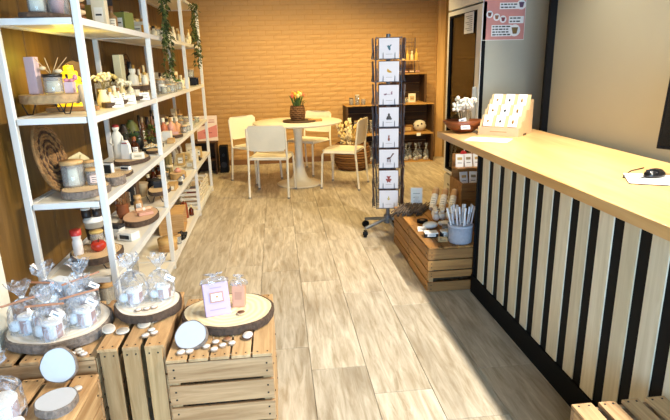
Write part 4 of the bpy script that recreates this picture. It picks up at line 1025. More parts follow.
# small round tags
def button(label, loc, r, group, rot=(0, 0, 0), face='#EEE8E0', rim='#A88A6C'):
    t = thing('wooden_button', label, 'wood tag', loc, 0, group, rot)
    MB().lathe([(.0001, 0), (r, 0), (r*1.04, .003), (r, .006), (r*.88, .006)], 16).build('rim', mat(rim, .8), t)
    MB().lathe([(r*.88, .0055), (r*.86, .0066), (.0001, .0066)], 16).build('face', mat(face, .6), t)
ZB = .451
for k, (x, y) in enumerate(((-.292, 1.695), (-.262, 1.722), (-.235, 1.695), (-.203, 1.705), (-.262, 1.672))):
    button('small white wooden button scattered before the oval slice', (x, y, ZB), .0145, 'white buttons before the oval slice', rot=(0, 0, k))
button('larger button with dark rim at the corner beside the oval slice', (-.148, 1.742, ZB+.006), .021, None, rot=(R(14), -R(6), 0), rim='#6E4B36')
button('brown topped button among the white ones before the oval slice', (-.222, 1.735, ZB), .0145, None, face='#9A6A4A')
for k, (x, y) in enumerate(((-.375, 1.668), (-.347, 1.672))):
    button('small white wooden button below the leaning round disc', (x, y, ZB), .016, 'white buttons below the leaning disc')
for k, (x, y, lab) in enumerate(((-.655, 1.815, 'grey printed button leaning at the crate edge by the largest slice'), (-.602, 1.80, 'grey printed button lying on the crate with upright slats'), (-.535, 1.84, 'grey printed button beside the slice with two bags'))):
    button(lab, (x, y, .487 if k == 0 else .482), .023, None, rot=(R(22), 0, R(20)) if k == 0 else (R(10)*(k == 2), 0, 0), face='#B4ABA0', rim='#D8CCB8')
for k, (x, y) in enumerate(((-.51, 1.752), (-.483, 1.768), (-.497, 1.79))): button('small white button on the aisle edge of the upright slat crate', (x, y, .482), .015, 'white buttons on upright slat crate')
for k, (x, y) in enumerate(((-.755, 1.715), (-.728, 1.722), (-.74, 1.738), (-.712, 1.708))): button('small white button before the largest wood slice', (x, y, ZB), .0145, 'white buttons before the largest slice')
for k, (x, y) in enumerate(((-.695, 1.575), (-.72, 1.565))): button('small white button behind the flat bark disc', (x, y, .4015), .017, 'white buttons behind the flat disc')
for k, (x, y) in enumerate(((-.565, 1.895), (-.535, 1.90), (-.51, 1.91))): button('white button lying on the slice with two bags', (x, y, .5165), .013, 'white buttons on the slice with two bags')
# cellophane gift bags
RIB = mat('#C88A68', .5)
def giftbag(label, loc, r, h, seed, rz=0, tags=True, group=None, stick=True, c1='#E4D2CA', c2='#B9A29C', two=True, cr=None):
    t = thing('cellophane_bag', label, 'gift bag', loc, rz, group); q = cr or r*.58
    film(r, h, seed).build('film', FILM, t)
    MB().lathe([(.0001, .701*h), (r*.13, .69*h), (r*.15, .70*h), (r*.13, .715*h), (.0001, .714*h)], 10).build('ribbon', PAPER, t)
    stripes(q, q*1.45, c1, c2).build('striped_tin', [mat('#E6E2E0', .5), mat('#B08E86', .5)], t, loc=(q*.35, -q*.35, .004))
    MB().lathe([(q*1.0, 0), (q*1.04, .002), (q*1.04, .008), (q*.9, .011), (.0001, .0115)], 20, (q*.35, -q*.35, .004+q*1.45)).build('tin_lid', mat('#F2EEE8', .45), t)
    if two:
        MB().lathe([(.0001, 0), (q*.6, 0), (q*.6, .018), (.0001, .018)], 16, M=Matrix.Translation((-q*.95, -q*.25, .004+q*.6)) @ Matrix.Rotation(R(75), 4, 'X')).build('round_soap', mat('#F1EFEA', .5), t)
        MB().lathe([(.0001, 0), (q*.45, 0), (q*.42, q*.8), (q*.2, q*1.1), (q*.22, q*1.5), (.0001, q*1.55)], 14, (-q*.35, q*.7, .004)).build('small_bottle', mat('#E9E6E2', .5), t)
    if stick:
        a = random.Random(seed).uniform(-.3, .3)
        MB().tube([(-r*1.15*math.cos(a), -r*.35, h*.62+r*.5*a), (r*1.2*math.cos(a), -r*.3, h*.72-r*.2*a)], .004, 6).build('wooden_stick', RIB, t)
    if tags: tagpart(t, (r*.75, -r*.55, h*.50), (R(-20), R(38), R(15)), .042, .02)
    sf = MB(); rg = random.Random(seed+1)
    for k in range(26):
        x, y = rg.uniform(-.8, .8)*r, rg.uniform(-.8, .8)*r; sf.tube([(x, y, .004), (x+rg.uniform(-.02, .02), y+rg.uniform(-.02, .02), .012), (x+rg.uniform(-.03, .03), y, .005)], .0008, 3)
    sf.build('paper_straw', mat('#E6D8BC', .8), t)['kind'] = 'stuff'
    return t
ZK = .4895
giftbag('cellophane bag with long stick at the wall side of the largest slice', (-.955, 1.86, ZK), .059, .185, 1, R(10), tags=False)
giftbag('cellophane bag with striped tin at the front of the largest slice', (-.845, 1.80, ZK), .059, .185, 2, R(-5))
giftbag('cellophane bag with slanted paper tag on the aisle side of the largest slice', (-.762, 1.885, ZK), .059, .185, 3, R(5))
giftbag('cellophane bag at the back of the largest slice beside the shelf', (-.80, 2.005, ZK), .059, .205, 4, R(20))
giftbag('cellophane bag with twig at the rear wall side of the largest slice', (-.93, 2.0, ZK), .059, .195, 5, R(-30), tags=False)
giftbag('cellophane bag with two soaps at the wall side of the smaller slice', (-.605, 1.985, .5165), .062, .19, 6, 0, tags=False, stick=False, cr=.03)
giftbag('cellophane bag with striped tin at the aisle side of the smaller slice', (-.50, 2.01, .5165), .052, .175, 7, R(8), tags=True, stick=False, cr=.027)
giftbag('big cellophane bag with pale soap on the low crate', (-.875, 1.45, .4015), .075, .21, 8, R(15), tags=False, stick=False, two=True)
t = thing('white_box', 'white lidded box wrapped in film behind the cellophane bags', 'box', (-.895, 2.075, ZK), R(-25))
MB().bx(-.045, .045, -.025, .025, 0, .085).build('body', mat('#DCE6F0', .5), t, .002); MB().bx(-.047, .047, -.027, .027, .085, .105).build('lid', mat('#EEF4FA', .5), t, .002)
t = thing('soap_bar', 'rounded white soap bar in film on the low crate', 'soap', (-.795, 1.37, .4015), R(20))
MB().prism(rr(.05, .10, .02), .0, .03).build('bar', mat('#F2EFEA', .45), t, .006); MB().prism(rr(.035, .07, .015), .03, .0315).build('stamp', mat('#E2DED8', .5), t)
# lilac gift box and pink box on the oval slice
g = thing('gift_box', 'lilac gift box with square window wrapped in film on the oval slice', 'box', (-.262, 1.865, .4865), R(14), rot=(-R(22), 0, R(14)))
MB().bx(-.048, .048, -.001, .042, .0, .125).build('body', mat('#C3ABCE', .5), g, .002)
MB().bx(-.026, .026, -.004, -.001, .05, .09).build('window_frame', mat('#B98A78', .5), g); MB().bx(-.02, .02, -.0055, -.004, .056, .084).build('window_card', mat('#E4E0E6', .5), g); MB().ball((.002, -.006, .072), .005, 8, 5, 1, 1, .3).build('heart', mat('#D89A5A', .5), g)
MB().bx(-.03, .03, -.0022, -.001, .022, .025).bx(-.022, .022, -.0022, -.001, .105, .108).build('print_lines', mat('#A890AC', .6), g)
fm = film(.05, .075, 12, 1.1, .6); fm.v = [(x, y+.02, z*.55+.122) for x, y, z in fm.v]; fm.build('film', FILM, g)
g = thing('gift_box', 'small peach gift box wrapped in film beside the lilac box', 'box', (-.192, 1.925, .4865), rot=(-R(14), 0, -R(8)))
MB().bx(-.025, .025, 0, .03, 0, .085).build('body', mat('#D29A78', .5), g, .002); MB().bx(-.014, .014, -.002, 0, .03, .06).build('window_card', mat('#C08A6A', .5), g)
fm = film(.035, .07, 13, 1.0, .7); fm.v = [(x, y+.015, z*.6+.084) for x, y, z in fm.v]; fm.build('film', FILM, g)
button('brown centred wooden button lying beside the peach box', (-.178, 1.868, .4868), .016, None, face='#6E4630', rim='#D8B890')

# ================================================================ RIGHT CRATES: goods
RZ = .301
inc = thing('incense_bundle', 'bundle of long dark incense sticks fanned on the brown crate', 'incense', (.985, 3.74, RZ), 0)
rg = random.Random(6)
for L_ in range(3):
    m = MB()
    for k in range(13):
        x = -.11+.0175*k+rg.uniform(-.005, .005); a = rg.uniform(-.15, .15)+.5
        dx, dy = .13*math.sin(a), .13*math.cos(a); z = .006+.009*L_+rg.uniform(0, .003)
        m.tube([(x-dx, -dy+.02*L_, z), (x+dx, dy+.02*L_, z+.004)], .005, 5)
    m.build('incense_sticks', mat(('#2C2622', '#4A3E36', '#6A5A4C')[L_], .7), inc)['kind'] = 'stuff'
sg = card('white standing price sign behind the incense bundle', (1.05, 3.875, RZ), .09, .15, -R(12), 10, '#EFEAE0', name='price_sign')
tp = thing('tape_roll', 'flat black tape roll on the brown crate near incense', 'tape', (.985, 3.47, RZ)); MB().lathe([(.018, 0), (.038, 0), (.038, .018), (.018, .018), (.018, 0)], 20).build('roll', BLACK, tp); MB().lathe([(.013, 0), (.018, .001), (.018, .017), (.013, .018)], 16).build('core', mat('#8A6A48', .7), tp)
wd = thing('white_pouch', 'white cloth pouch lying beside the tape roll', 'pouch', (1.0, 3.33, RZ), R(30)); MB().ball((0, 0, .022), .06, 14, 6, .36, 1, .75).build('pouch', mat('#EFEAE2', .7, bump=.3), wd); MB().tube([(.05, 0, .025), (.08, .01, .012)], .005, 5).build('cord', mat('#D8C8B0', .7), wd)
wb2 = thing('white_pouch', 'flat white cloth pouch with fold near the pencil pot', 'pouch', (1.125, 3.35, RZ), R(-20)); MB().ball((0, 0, .02), .05, 14, 6, .38, 1.3, .8).build('pouch', mat('#F2EEE8', .7, bump=.3), wb2); MB().bx(-.05, .05, -.012, -.008, .03, .034).build('fold', mat('#D9D2C6', .7), wb2)
gbox('small black box with white label near the crate edge', (.955, 3.16, RZ), (.085, .06, .032), '#17181C', rz=R(-5), panel='#E8E4DC', lid='#F0ECE4')
gbox('small dark box with white print beside the pencil pot', (1.04, 3.13, RZ), (.05, .05, .045), '#2A2A2E', panel='#F0ECE4', lid='#E8E2D6')
gbox('grey tin with card label beside the white pouch', (1.075, 3.22, RZ), (.045, .04, .05), '#8A8884', panel='#F4F0E8')
for k, (x, y) in enumerate(((1.00, 3.04), (.93, 3.27))): card(('kraft price card before the pencil pot', 'white price card on the crate edge by the black box')[k], (x, y, RZ), .06, .04, -R(10), 55, ('#C8A878', '#F0EADC')[k])
# ribbon bags heap
for k in range(9):
    x, y = 1.09+.05*(k % 4)+.01*(k//4), 3.49+.05*(k//4)+.012*(k % 2)
    t = thing('sachet', 'white gauze sachet tied with string in the heap beside the incense', 'sachet', (x, y, RZ+.0), R(40*k), 'gauze sachets in the heap')
    MB().ball((0, 0, .026), .026, 10, 6, 1.0).build('sack', mat('#EDE8E2', .7, bump=.3), t); MB().lathe([(.005, .048), (.007, .053), (.02, .075), (.016, .072)], 9, wob=.15).build('frill', mat('#F4F0EA', .7), t); MB().lathe([(.008, .046), (.010, .05), (.008, .054)], 9).build('tie', mat('#B98A68', .6), t)
pot = thing('felt_pot', 'grey felt pot filled with pale pens on the brown crate', 'pot', (1.105, 3.03, RZ))
FELT = mat('#A6AAB6', .9, noise=.12, scale=60, bump=.4)
MB().lathe([(.0001, 0), (.068, 0), (.074, .01), (.077, .115), (.073, .115), (.07, .02), (.0001, .02)], 28).build('body', FELT, pot); MB().lathe([(.0755, .104), (.079, .106), (.079, .118), (.073, .119)], 28).build('rim', mat('#B4B8C4', .9), pot)
rg = random.Random(3)
for k in range(17):
    a = k*2.4; q = .058*math.sqrt((k+.5)/17); x, y = q*math.cos(a), q*math.sin(a)
    t = thing('pen', 'white pen with clear cap standing in the grey felt pot', 'pen', (1.105+x, 3.03+y, RZ+.022), 0, 'pens in the felt pot', rot=(rg.uniform(-.12, .05), rg.uniform(-.12, .12)+x*3, 0))
    MB().cyl((0, 0, 0), .0055, .165, 7).build('barrel', mat(('#E6E4E6', '#D2CED4', '#C8C0BE')[k % 3], .4), t); MB().cyl((0, 0, .165), .0065, .045, 7).build('cap', mat(('#F4F2F2', '#E8D8CC', '#EAEAF0')[k % 3], .3), t)
# rolled tubes
for k, (x, y) in enumerate(((1.13, 3.74), (1.19, 3.70), (1.25, 3.66))):
    t = thing('bath_salt_tube', ('cork capped tube slanting on the brown crate, next to the price sign', 'cork capped tube slanting on the brown crate, middle of three', 'cork capped tube slanting on the brown crate, next to the card stand')[k], 'tube', (x, y-.02, RZ+.02), rot=(-R(50), 0, R(-28)))
    MB().cyl((0, 0, 0), .026, .13, 14).build('tube', mat('#EAE0D0', .5), t); MB().cyl((0, 0, .13), .0265, .045, 14).build('wrap', mat('#C99C6C', .7), t); MB().cyl((0, 0, .175), .022, .018, 12).build('cork', mat('#D9B88C', .8), t)
    glabel(t, .026, .03, .10, '#F6F2EA', -90, 110)
# stand crate with card boxes behind the tubes
stn = thing('card_stand', 'raised brown wooden box holding little white cards under the counter end', 'stand', (1.485, 3.81, 0), 0)
for nm, a in (('side', (-.15, -.138, -.13, .13, 0, .52)), ('side', (.138, .15, -.13, .13, 0, .52)), ('shelf', (-.138, .138, -.13, .13, .47, .49)), ('back', (-.138, .138, .118, .13, 0, .70)), ('shelf', (-.138, .138, .0, .118, .59, .605))): MB().bx(*a).build(nm, RM[0], stn)
for k in range(3): MB().bx(-.15, .15, -.145, -.131, .33+.065*k, .39+.065*k).build('slat', RM[0], stn)
for k in range(8):
    r_, c_ = k//4, k % 4
    t = thing('boxed_card', 'little white boxed card in the raised brown box', 'card', (1.38+.07*c_, 3.74+.115*r_, .491+.115*r_), rot=(-R(14), 0, R(random.Random(k).uniform(-18, 12))), group='boxed cards in the brown box')
    MB().bx(-.03, .03, -.006, .006, 0, .10).build('card', PAPER, t); MB().bx(-.018, .018, -.0075, -.006, .055, .075).build('picture', mat(('#C8A868', '#9A8A6A')[k % 2], .6), t); MB().bx(-.016, .016, -.0075, -.006, .03, .034).build('print_lines', INK, t)
t = thing('heart_hanger', 'red felt hanger in the raised brown card box', 'ornament', (1.40, 3.91, .606), rot=(0, R(15), 0)); MB().prism(rr(.045, .12, .02), -.006, .006, Matrix.Translation((0, 0, .06)) @ Matrix.Rotation(R(90), 4, 'X')).build('felt', mat('#C8322E', .7), t); MB().tube([(0, 0, .12), (.012, 0, .15), (0, 0, .155), (-.012, 0, .15), (0, 0, .12)], .002, 5).build('loop', mat('#EFE6DC', .6), t)

# ================================================================ ON THE COUNTER
CZ = .9215
bw = thing('wooden_bowl', 'dark oval wooden bowl on the counter corner', 'bowl', (1.275, 3.52, CZ), R(-12))
BOWL = wood('bowl_wood', '#5A2C12', '#8A4A22', '#42200C', 'X', 8, .35, .05)
MB().lathe([(.0001, 0), (.055, 0), (.105, .036), (.135, .082), (.128, .084), (.098, .044), (.05, .012), (.0001, .01)], 30, sx=1.06, sy=.76).build('body', BOWL, bw); tagpart(bw, (.0, -.104, .045), (R(-25), 0, 0), .06, .026)
fb = thing('dried_flowers', 'bunch of dried white flowers standing in the dark wooden bowl', 'dried flowers', (1.285, 3.52, CZ+.0125))
sprigs(fb, 44, .05, .215, '#EFE6D2', .0, .7, .017, 21, scol='#C8B088')
tagpart(fb, (-.035, -.05, .075), (0, R(-15), 0), .05, .025); MB().lathe([(.02, .045), (.024, .055), (.02, .065)], 10).build('string', mat('#D8C8A0', .8), fb)
for k, (x, y) in enumerate(((1.22, 3.50), (1.34, 3.52), (1.21, 3.55))):
    t = thing('flower_sachet', 'small tagged dried flower sachet inside the wooden bowl', 'sachet', (x, y, CZ+.035), R(30*k), 'sachets in the wooden bowl'); MB().ball((0, 0, .016), .018, 8, 5).build('sack', mat('#D8CFB0', .7), t); MB().bx(-.015, .015, -.02, -.018, .0, .022).build('paper_tag', PAPER, t)
cdp = thing('card_display', 'stepped plywood counter display with three rows of jewellery cards', 'display', (1.50, 3.36, CZ), R(-44)); cdp.scale = (1.1, 1.1, 1.1)
PLY = mat('#E3BE8E', .5, noise=.04)
for s in (-1, 1): MB().prism([(-.10, 0), (.12, 0), (.12, .20), (.065, .20), (.05, .145), (-.0, .145), (-.02, .085), (-.065, .085), (-.075, .05), (-.10, .05)], -.003, .003, Matrix.Translation((s*.122, 0, 0)) @ Matrix.Rotation(R(90), 4, 'Z') @ Matrix.Rotation(R(90), 4, 'X')).build('side_panel', PLY, cdp)
MB().bx(-.119, .119, -.10, -.094, 0, .05).build('front_panel', mat('#E6C3A0', .5), cdp); MB().bx(-.05, .05, -.1008, -.10, .022, .027).build('engraving', mat('#C89A70', .6), cdp)
MB().bx(-.119, .119, .112, .118, 0, .20).build('back_panel', PLY, cdp)
for r_ in range(3):
    y0, z0 = -.088+.068*r_, .045+.057*r_
    MB().bx(-.119, .119, -.002, .0025, -.03, .075, Matrix.Translation((0, y0+.012, z0)) @ Matrix.Rotation(-R(24), 4, 'X')).build('step_panel', PLY, cdp)
MB().bx(.03, .10, .105, .1115, .185, .215).build('price_strip', PAPER, cdp)
MB().bx(.1251, .127, -.03, .02, 0, .012).build('side_notch', mat('#5A4228', .8), cdp)
rowsn = ('lower', 'middle', 'upper'); gems = ('gold drop', 'dark bead', 'gold bar')
CDM = Matrix.Translation((1.50, 3.36, CZ)) @ Matrix.Rotation(R(-44), 4, 'Z') @ Matrix.Scale(1.1, 4)
for r_ in range(3):
    for c_ in range(3):
        y0, z0 = -.088+.068*r_, .045+.057*r_
        t = thing('jewellery_card', 'white card with %s pendant in the %s row of the plywood display' % (('small gold', 'dark', 'long gold')[c_], rowsn[r_]), 'card', group='pendant cards on the plywood display')
        t.matrix_world = CDM @ Matrix.Translation(((c_-1)*.075, y0+.004, z0+.008)) @ Matrix.Rotation(-R(24), 4, 'X')
        MB().bx(-.026, .026, -.004, -.001, .0, .068).build('sheet', PAPER, t)
        MB().tube([(-.006, -.005, .06), (0, -.0055, .04), (.006, -.005, .06)], .0008, 4).build('chain', mat('#B8964A', .3, .7), t)
        MB().ball((0, -.006, .03), .007, 8, 5, (1, 1.2, 1.8)[c_], 1, .4).build('pendant', mat(('#B58E3E', '#4A4238', '#A88238')[c_], .3, .5), t)
fy = thing('flyer', 'white leaflet with small prints lying before the plywood display', 'leaflet', (1.30, 3.13, CZ), R(-36)); MB().bx(-.13, .13, -.085, .085, 0, .002).build('sheet', PAPER, fy)
for k in range(6): MB().bx(-.09+.03*k, -.07+.03*k, -.04+.03*(k % 3), -.022+.03*(k % 3), .002, .0026).build('printed_picture', mat(('#C8B08A', '#B5A892', '#D8C4A4')[k % 3], .6), fy)
mp_ = thing('mouse_pad', 'white mouse pad with faint orange print on the wooden worktop', 'mouse pad', (1.51, 1.90, CZ), R(-28)); MB().prism(rr(.24, .20, .01), 0, .003).build('base', BLACK, mp_); MB().prism(rr(.238, .198, .01), .003, .0042).build('surface', mat('#EFEAE6', .6), mp_); MB().prism(rr(.05, .012, .005), .0042, .0047, Matrix.Translation((.05, -.05, 0))).build('print', mat('#E8A890', .6), mp_)
ms = thing('computer_mouse', 'black computer mouse with cable on the white pad', 'mouse', (1.525, 1.95, CZ+.0045), R(-70))
MB().lathe([(.0001, 0), (.029, 0), (.032, .006), (.030, .016), (.022, .027), (.011, .0325), (.0001, .034)], 20, sy=1.75).build('shell', mat('#121216', .2), ms)
MB().bx(-.001, .001, -.055, -.01, .024, .034).ball((0, -.03, .031), .006, 8, 5).build('scroll_wheel', mat('#2A2A30', .3), ms)
MB().tube([(0, -.055, .006), (-.01, -.09, .0), (-.06, -.11, -.002), (-.09, -.05, -.002), (-.13, .04, -.002), (-.14, .14, -.002)], .0022, 6).build('cable', BLACK, ms)
mn = thing('monitor', 'black flat monitor standing on the counter near the mouse', 'monitor', (1.69, 1.80, CZ), R(-62))
Mm = Matrix.Translation((0, 0, .27)) @ Matrix.Rotation(-R(6), 4, 'X')
MB().bx(-.24, .24, -.012, .018, -.16, .16, Mm).build('casing', BLACK, mn, .003); MB().bx(-.23, .23, -.0135, -.012, -.148, .15, Mm).build('screen', mat('#07080A', .15), mn); MB().bx(-.02, .02, .018, .032, .0, .30).build('stand_neck', BLACK, mn); MB().prism(rr(.20, .14, .03), 0, .012).build('stand_foot', BLACK, mn)

# ================================================================ BACK RIGHT: crate shelves
def opencrate(label, x0, x1, z0, h, y0=7.27, y1=7.62):
    w_ = x1-x0; t = thing('shelf_crate', label, 'crate', ((x0+x1)/2, y0, z0)); d = y1-y0
    for k in range(3): MB().bx(-w_/2+.013, w_/2-.013, d-.012, d, .014+(h-.028)/3*k+.004, .014+(h-.028)/3*(k+1)-.004).build('back_slat', DARKW, t)
    for z in (0, h-.013):
        for k in range(3): MB().bx(-w_/2, w_/2, d/3*k+.002, d/3*(k+1)-.002, z, z+.013).build('slat', wood('shelf_crate_edge', '#A87838', '#C89A54', '#8A5E2A', 'X', 7, .6, .15), t)
    for s in (-1, 1):
        for k in range(3): MB().bx(s*(w_/2-.0065)-.0065, s*(w_/2-.0065)+.0065, d/3*k+.002, d/3*(k+1)-.002, .0135, h-.0135).build('side_slat', DARKWZ, t)
        MB().bx(s*(w_/2-.022)-.008, s*(w_/2-.022)+.008, .0, .03, .0135, h-.0135).build('corner_post', DARKWZ, t)
opencrate('dark crate shelf on the floor by the wall trim holding wrapped bags', 1.745, 2.20, 0, .41)
opencrate('dark crate shelf stacked second, holding a speckled ornament', 1.745, 2.20, .4105, .415)
opencrate('dark crate shelf topmost of its stack under the wire grid', 1.67, 2.085, .826, .41)
opencrate('dark crate shelf on the floor behind the card rack', .95, 1.42, 0, .41)
opencrate('dark crate shelf stacked behind the card rack with jars on top', .95, 1.42, .4105, .415)
wg = thing('wire_grid', 'black wire grid rack with small wooden shelf on top of crates', 'rack', (1.85, 7.45, 1.237))
m = MB()
for k in range(8): m.tube([(-.16+.042*k, .12, 0), (-.16+.042*k, .12, .47)], .002, 4)
for k in range(10): m.tube([(-.165, .12, .01+.05*k), (.14, .12, .01+.05*k)], .002, 4)
for x in (-.165, .14): m.tube([(x, .12, 0), (x, .12, .48)], .004, 5); m.tube([(x, .12, .16), (x, -.1, .16)], .003, 4); m.tube([(x, -.1, 0), (x, -.1, .16)], .003, 4)
m.build('wire_mesh', WIRE, wg); MB().bx(-.165, .14, -.10, .115, .163, .175).build('shelf', OAK, wg)
for k in range(5):
    bottle('gold yellow bottle on the small shelf of the wire grid', (1.715+.062*k, 7.40, 1.413), .022, (.12, .15, .13)[k % 3], ('#E0B858', '#EBD9A8')[k % 2], ('#C89A3A', '#F0E4C4')[k % 2], group='yellow bottles on the wire grid')
for k in range(4):
    t = thing('paper_flower', 'pale paper flower lying under the wire grid shelf', 'ornament', (1.72+.085*k, 7.36, 1.237), R(40*k), 'paper flowers under the grid')
    m = MB()
    for p in range(6): m.ball((.02*math.cos(p*1.047), .02*math.sin(p*1.047), .022), .014, 6, 4, .8)
    m.build('petals', mat(('#EAD2B8', '#D8A890')[k % 2], .7), t); MB().ball((0, 0, .03), .012, 6, 4).build('flower_heart', mat('#8A5A3A', .7), t)
gbox('small framed picture card inside the topmost dark crate', (1.90, 7.36, .8395), (.10, .02, .12), '#EADFC6', panel='#C8A878', name='picture_card', cat='picture')
for k in range(4): jar('little white jar in the topmost dark crate', (1.72+.04*k, 7.34+.03*(k % 2), .8395), .018, .06, '#EFE4CC', 'wood', group='white jars in topmost crate')
for k in range(3): jar('brown candle jar on the crate behind the card rack', (1.04+.085*k, 7.37, .8265), .03, (.09, .13, .08)[k], '#7A4A28', ('#2A2018', '#E8DCC4', 'wood')[k], group='brown jars on the back crate')
so = thing('dotted_ornament', 'white ball ornament with dark spots in the second dark crate', 'ornament', (2.03, 7.40, .4245))
MB().ball((0, 0, .08), .08, 16, 10, 1, 1.2).build('ball', mat('#D8CCB8', .6), so)
for k in range(9):
    a, b_ = k*2.4, .3*(k % 3)-.2; p = Vector((math.cos(a)*math.cos(b_)*.096, math.sin(a)*math.cos(b_)*.08, .08+.08*math.sin(b_))); MB().ball(tuple(p), .014, 7, 5).build('spot', mat('#4A3A30', .6), so)
gbox('long kraft box lying in the second dark crate', (1.845, 7.42, .4245), (.16, .12, .09), '#8A6230', panel='#D8B878')
tg = thing('hang_tag', 'white paper tag hanging from the second dark crate edge', 'tag', (1.98, 7.262, .375)); MB().bx(-.03, .03, -.002, 0, 0, .045).build('sheet', PAPER, tg); MB().tube([(0, 0, .045), (0, .003, .06)], .0015, 4).build('string', mat('#D8C8A0', .8), tg)
for k in range(5): giftbag('wrapped clear gift bag in the lowest dark crate', (1.82+.075*k, 7.36+.08*(k % 2), .0145), .04, .24, 60+k, 0, tags=False, group='wrapped bags in lowest crate', stick=False, cr=.025)
for k in range(5): jar('dark spice jar inside the back crate behind the card rack', (1.03+.075*k, 7.40, .4245), .028, (.12, .17, .14)[k % 3], '#5A3420', ('#D8C49A', '#C8A060')[k % 2], group='spice jars behind the rack')
for k in range(4): giftbag('clear gift bag in the low crate behind the card rack', (1.05+.09*k, 7.40, .0145), .04, .22, 80+k, 0, tags=False, group='bags in low crate behind the rack', stick=False, cr=.025)
# basket with pampas grass
bk = thing('wicker_basket', 'round brown wicker basket standing at the brick wall behind a chair', 'basket', (.99, 7.0, 0))
MB().lathe([(.0001, 0), (.17, 0), (.22, .08), (.235, .20), (.215, .32), (.20, .36), (.185, .36), (.20, .30), (.21, .2), (.15, .03), (.0001, .02)], 28).build('body', mat('#6A4420', .85, noise=.35, scale=60), bk)
for k in range(11):
    z = .02+.032*k; prof = [(.17, 0), (.22, .08), (.235, .20), (.215, .32), (.20, .37)]
    for (ra, za), (rb2, zb2) in zip(prof, prof[1:]):
        if za <= z <= zb2: r0 = ra+(rb2-ra)*(z-za)/(zb2-za)
    MB().tube([((r0+.006*(1 if (a+k) % 2 else -1))*math.cos(a*math.pi/18) if False else (r0+.004+.005*((a+k) % 2))*math.cos(a*math.pi/18), (r0+.004+.005*((a+k) % 2))*math.sin(a*math.pi/18), z) for a in range(37)], .013, 5).build('woven_band', mat(('#7A5026', '#94683A')[k % 2], .85, noise=.3, scale=80), bk)
pg = thing('pampas_grass', 'cream pampas grass plumes filling the wicker basket', 'dried grass', (.99, 7.0, .03))
rg = random.Random(17)
for k in range(16):
    a = rg.uniform(0, 6.28); s_ = rg.uniform(.02, .15); h = rg.uniform(.45, .62); p0 = Vector((s_*.3*math.cos(a), s_*.3*math.sin(a), 0)); p1 = Vector((s_*1.5*math.cos(a), s_*1.5*math.sin(a), h)); m = MB()
    m.tube([p0, p1], .003, 4)
    for e in range(30):
        q = rg.uniform(.55, 1.05); c = p0.lerp(p1, q) + Vector((rg.gauss(0, 1), rg.gauss(0, 1), rg.gauss(0, .6)))*.018*(1.25-q)*2; m.ball(tuple(c), rg.uniform(.008, .019), 6, 4, 1.4)
    m.build('plume', mat(('#E4C98C', '#D6B06A', '#EADBB4')[k % 3], .9), pg)
# left rear: side crate, poster and speaker
sc = thing('side_stand', 'dark wooden crate stand behind the far shelf end', 'stand', (-.97, 7.2, 0))
for nm, a in (('side', (-.14, -.125, -.15, .15, 0, .42)), ('side', (.125, .14, -.15, .15, 0, .42)), ('top', (-.15, .15, -.16, .16, .42, .437)), ('shelf', (-.125, .125, -.14, .14, .18, .193)), ('back', (-.125, .125, .138, .15, 0, .42))): MB().bx(*a).build(nm, DARKW, sc)
ps_ = thing('pink_poster', 'pink and white standing poster with brown picture on the dark stand', 'poster', (-.935, 7.15, .438), rot=(-R(8), 0, 0))
MB().bx(-.135, .135, 0, .008, 0, .33).build('board', mat('#EBD8CC', .6), ps_); MB().prism([(-.13, .02), (.13, .05), (.13, .21), (-.13, .12)], -.002, 0, Matrix.Rotation(R(90), 4, 'X') @ Matrix.Translation((0, 0, .001))).build('pink_band', mat('#D88880', .6), ps_)
MB().ball((-.06, -.003, .235), .05, 14, 6, .8, 1, .08).build('brown_picture', mat('#8A5238', .6), ps_)
MB().bx(.02, .1, -.003, -.0005, .24, .25).bx(.03, .1, -.003, -.0005, .27, .277).bx(-.05, .06, -.004, -.002, .10, .112).build('print_lines', mat('#B05A54', .6), ps_)
spk = thing('speaker_box', 'black speaker box on the floor beside the dark stand', 'speaker', (-.745, 7.2, 0))
MB().bx(-.055, .055, -.09, .09, .0, .36).build('cabinet', BLACK, spk, .004); MB().cyl((0, 0, 0), .04, .004, 18, Matrix.Translation((0, -.09, .11)) @ Matrix.Rotation(R(90), 4, 'X')).build('woofer', BLACKM, spk); MB().cyl((0, 0, 0), .02, .004, 16, Matrix.Translation((0, -.09, .24)) @ Matrix.Rotation(R(90), 4, 'X')).build('tweeter', BLACKM, spk)

# ================================================================ FILLERS: small goods crowding the shelf bays
rg = random.Random(77)
def row(kind, label, group, n, y0, dy, x, z, h, cols, caps):
    for k in range(n):
        loc = (x+rg.uniform(-.012, .012), y0+dy*k+rg.uniform(-.006, .006), z); hh = h*rg.uniform(.75, 1.15)
        if kind == 'b': bottle(label, loc, .02, hh, cols[k % len(cols)], caps[k % len(caps)], group=group, lab='#FBF5E6' if k % 2 else None)
        elif kind == 'j': jar(label, loc, .024, hh*.7, cols[k % len(cols)], caps[k % len(caps)], group=group)
        else: gbox(label, loc, (.05, .045, hh), cols[k % len(cols)], group=group, panel=caps[k % len(caps)], rz=R(rg.uniform(-25, 5)))
CR = ('#F2E9D2', '#E8D8B0', '#F4EEDC', '#DCC48E'); CP = ('#C8A050', '#F0E6CC', '#8A5A2A', '#E2D2A6')
row('b', 'small cream bottle crowded between log slices, entrance bay of the fourth board', 'cream bottles, entrance bay, fourth board', 6, 3.06, .085, -.91, Z3, .11, CR, CP)
row('x', 'pale carton in the back row of the entrance bay, fourth board', 'pale cartons, entrance bay, fourth board', 2, 3.50, .07, -1.08, Z3, .14, CR, CP)
row('j', 'small glass jar at the front of the middle bay, fourth board', 'glass jars, middle bay, fourth board', 7, 4.20, .105, -.835, Z3, .08, ('#F2E6C4', '#E8C86A', '#F4EEDC'), ('#F0E6CC', 'wood'))
row('b', 'slim pale bottle at the back of the middle bay, fourth board', 'slim bottles, middle bay, fourth board', 8, 4.28, .085, -1.06, Z3, .19, ('#EADCB4', '#D8BC78', '#F2E9D2'), CP)
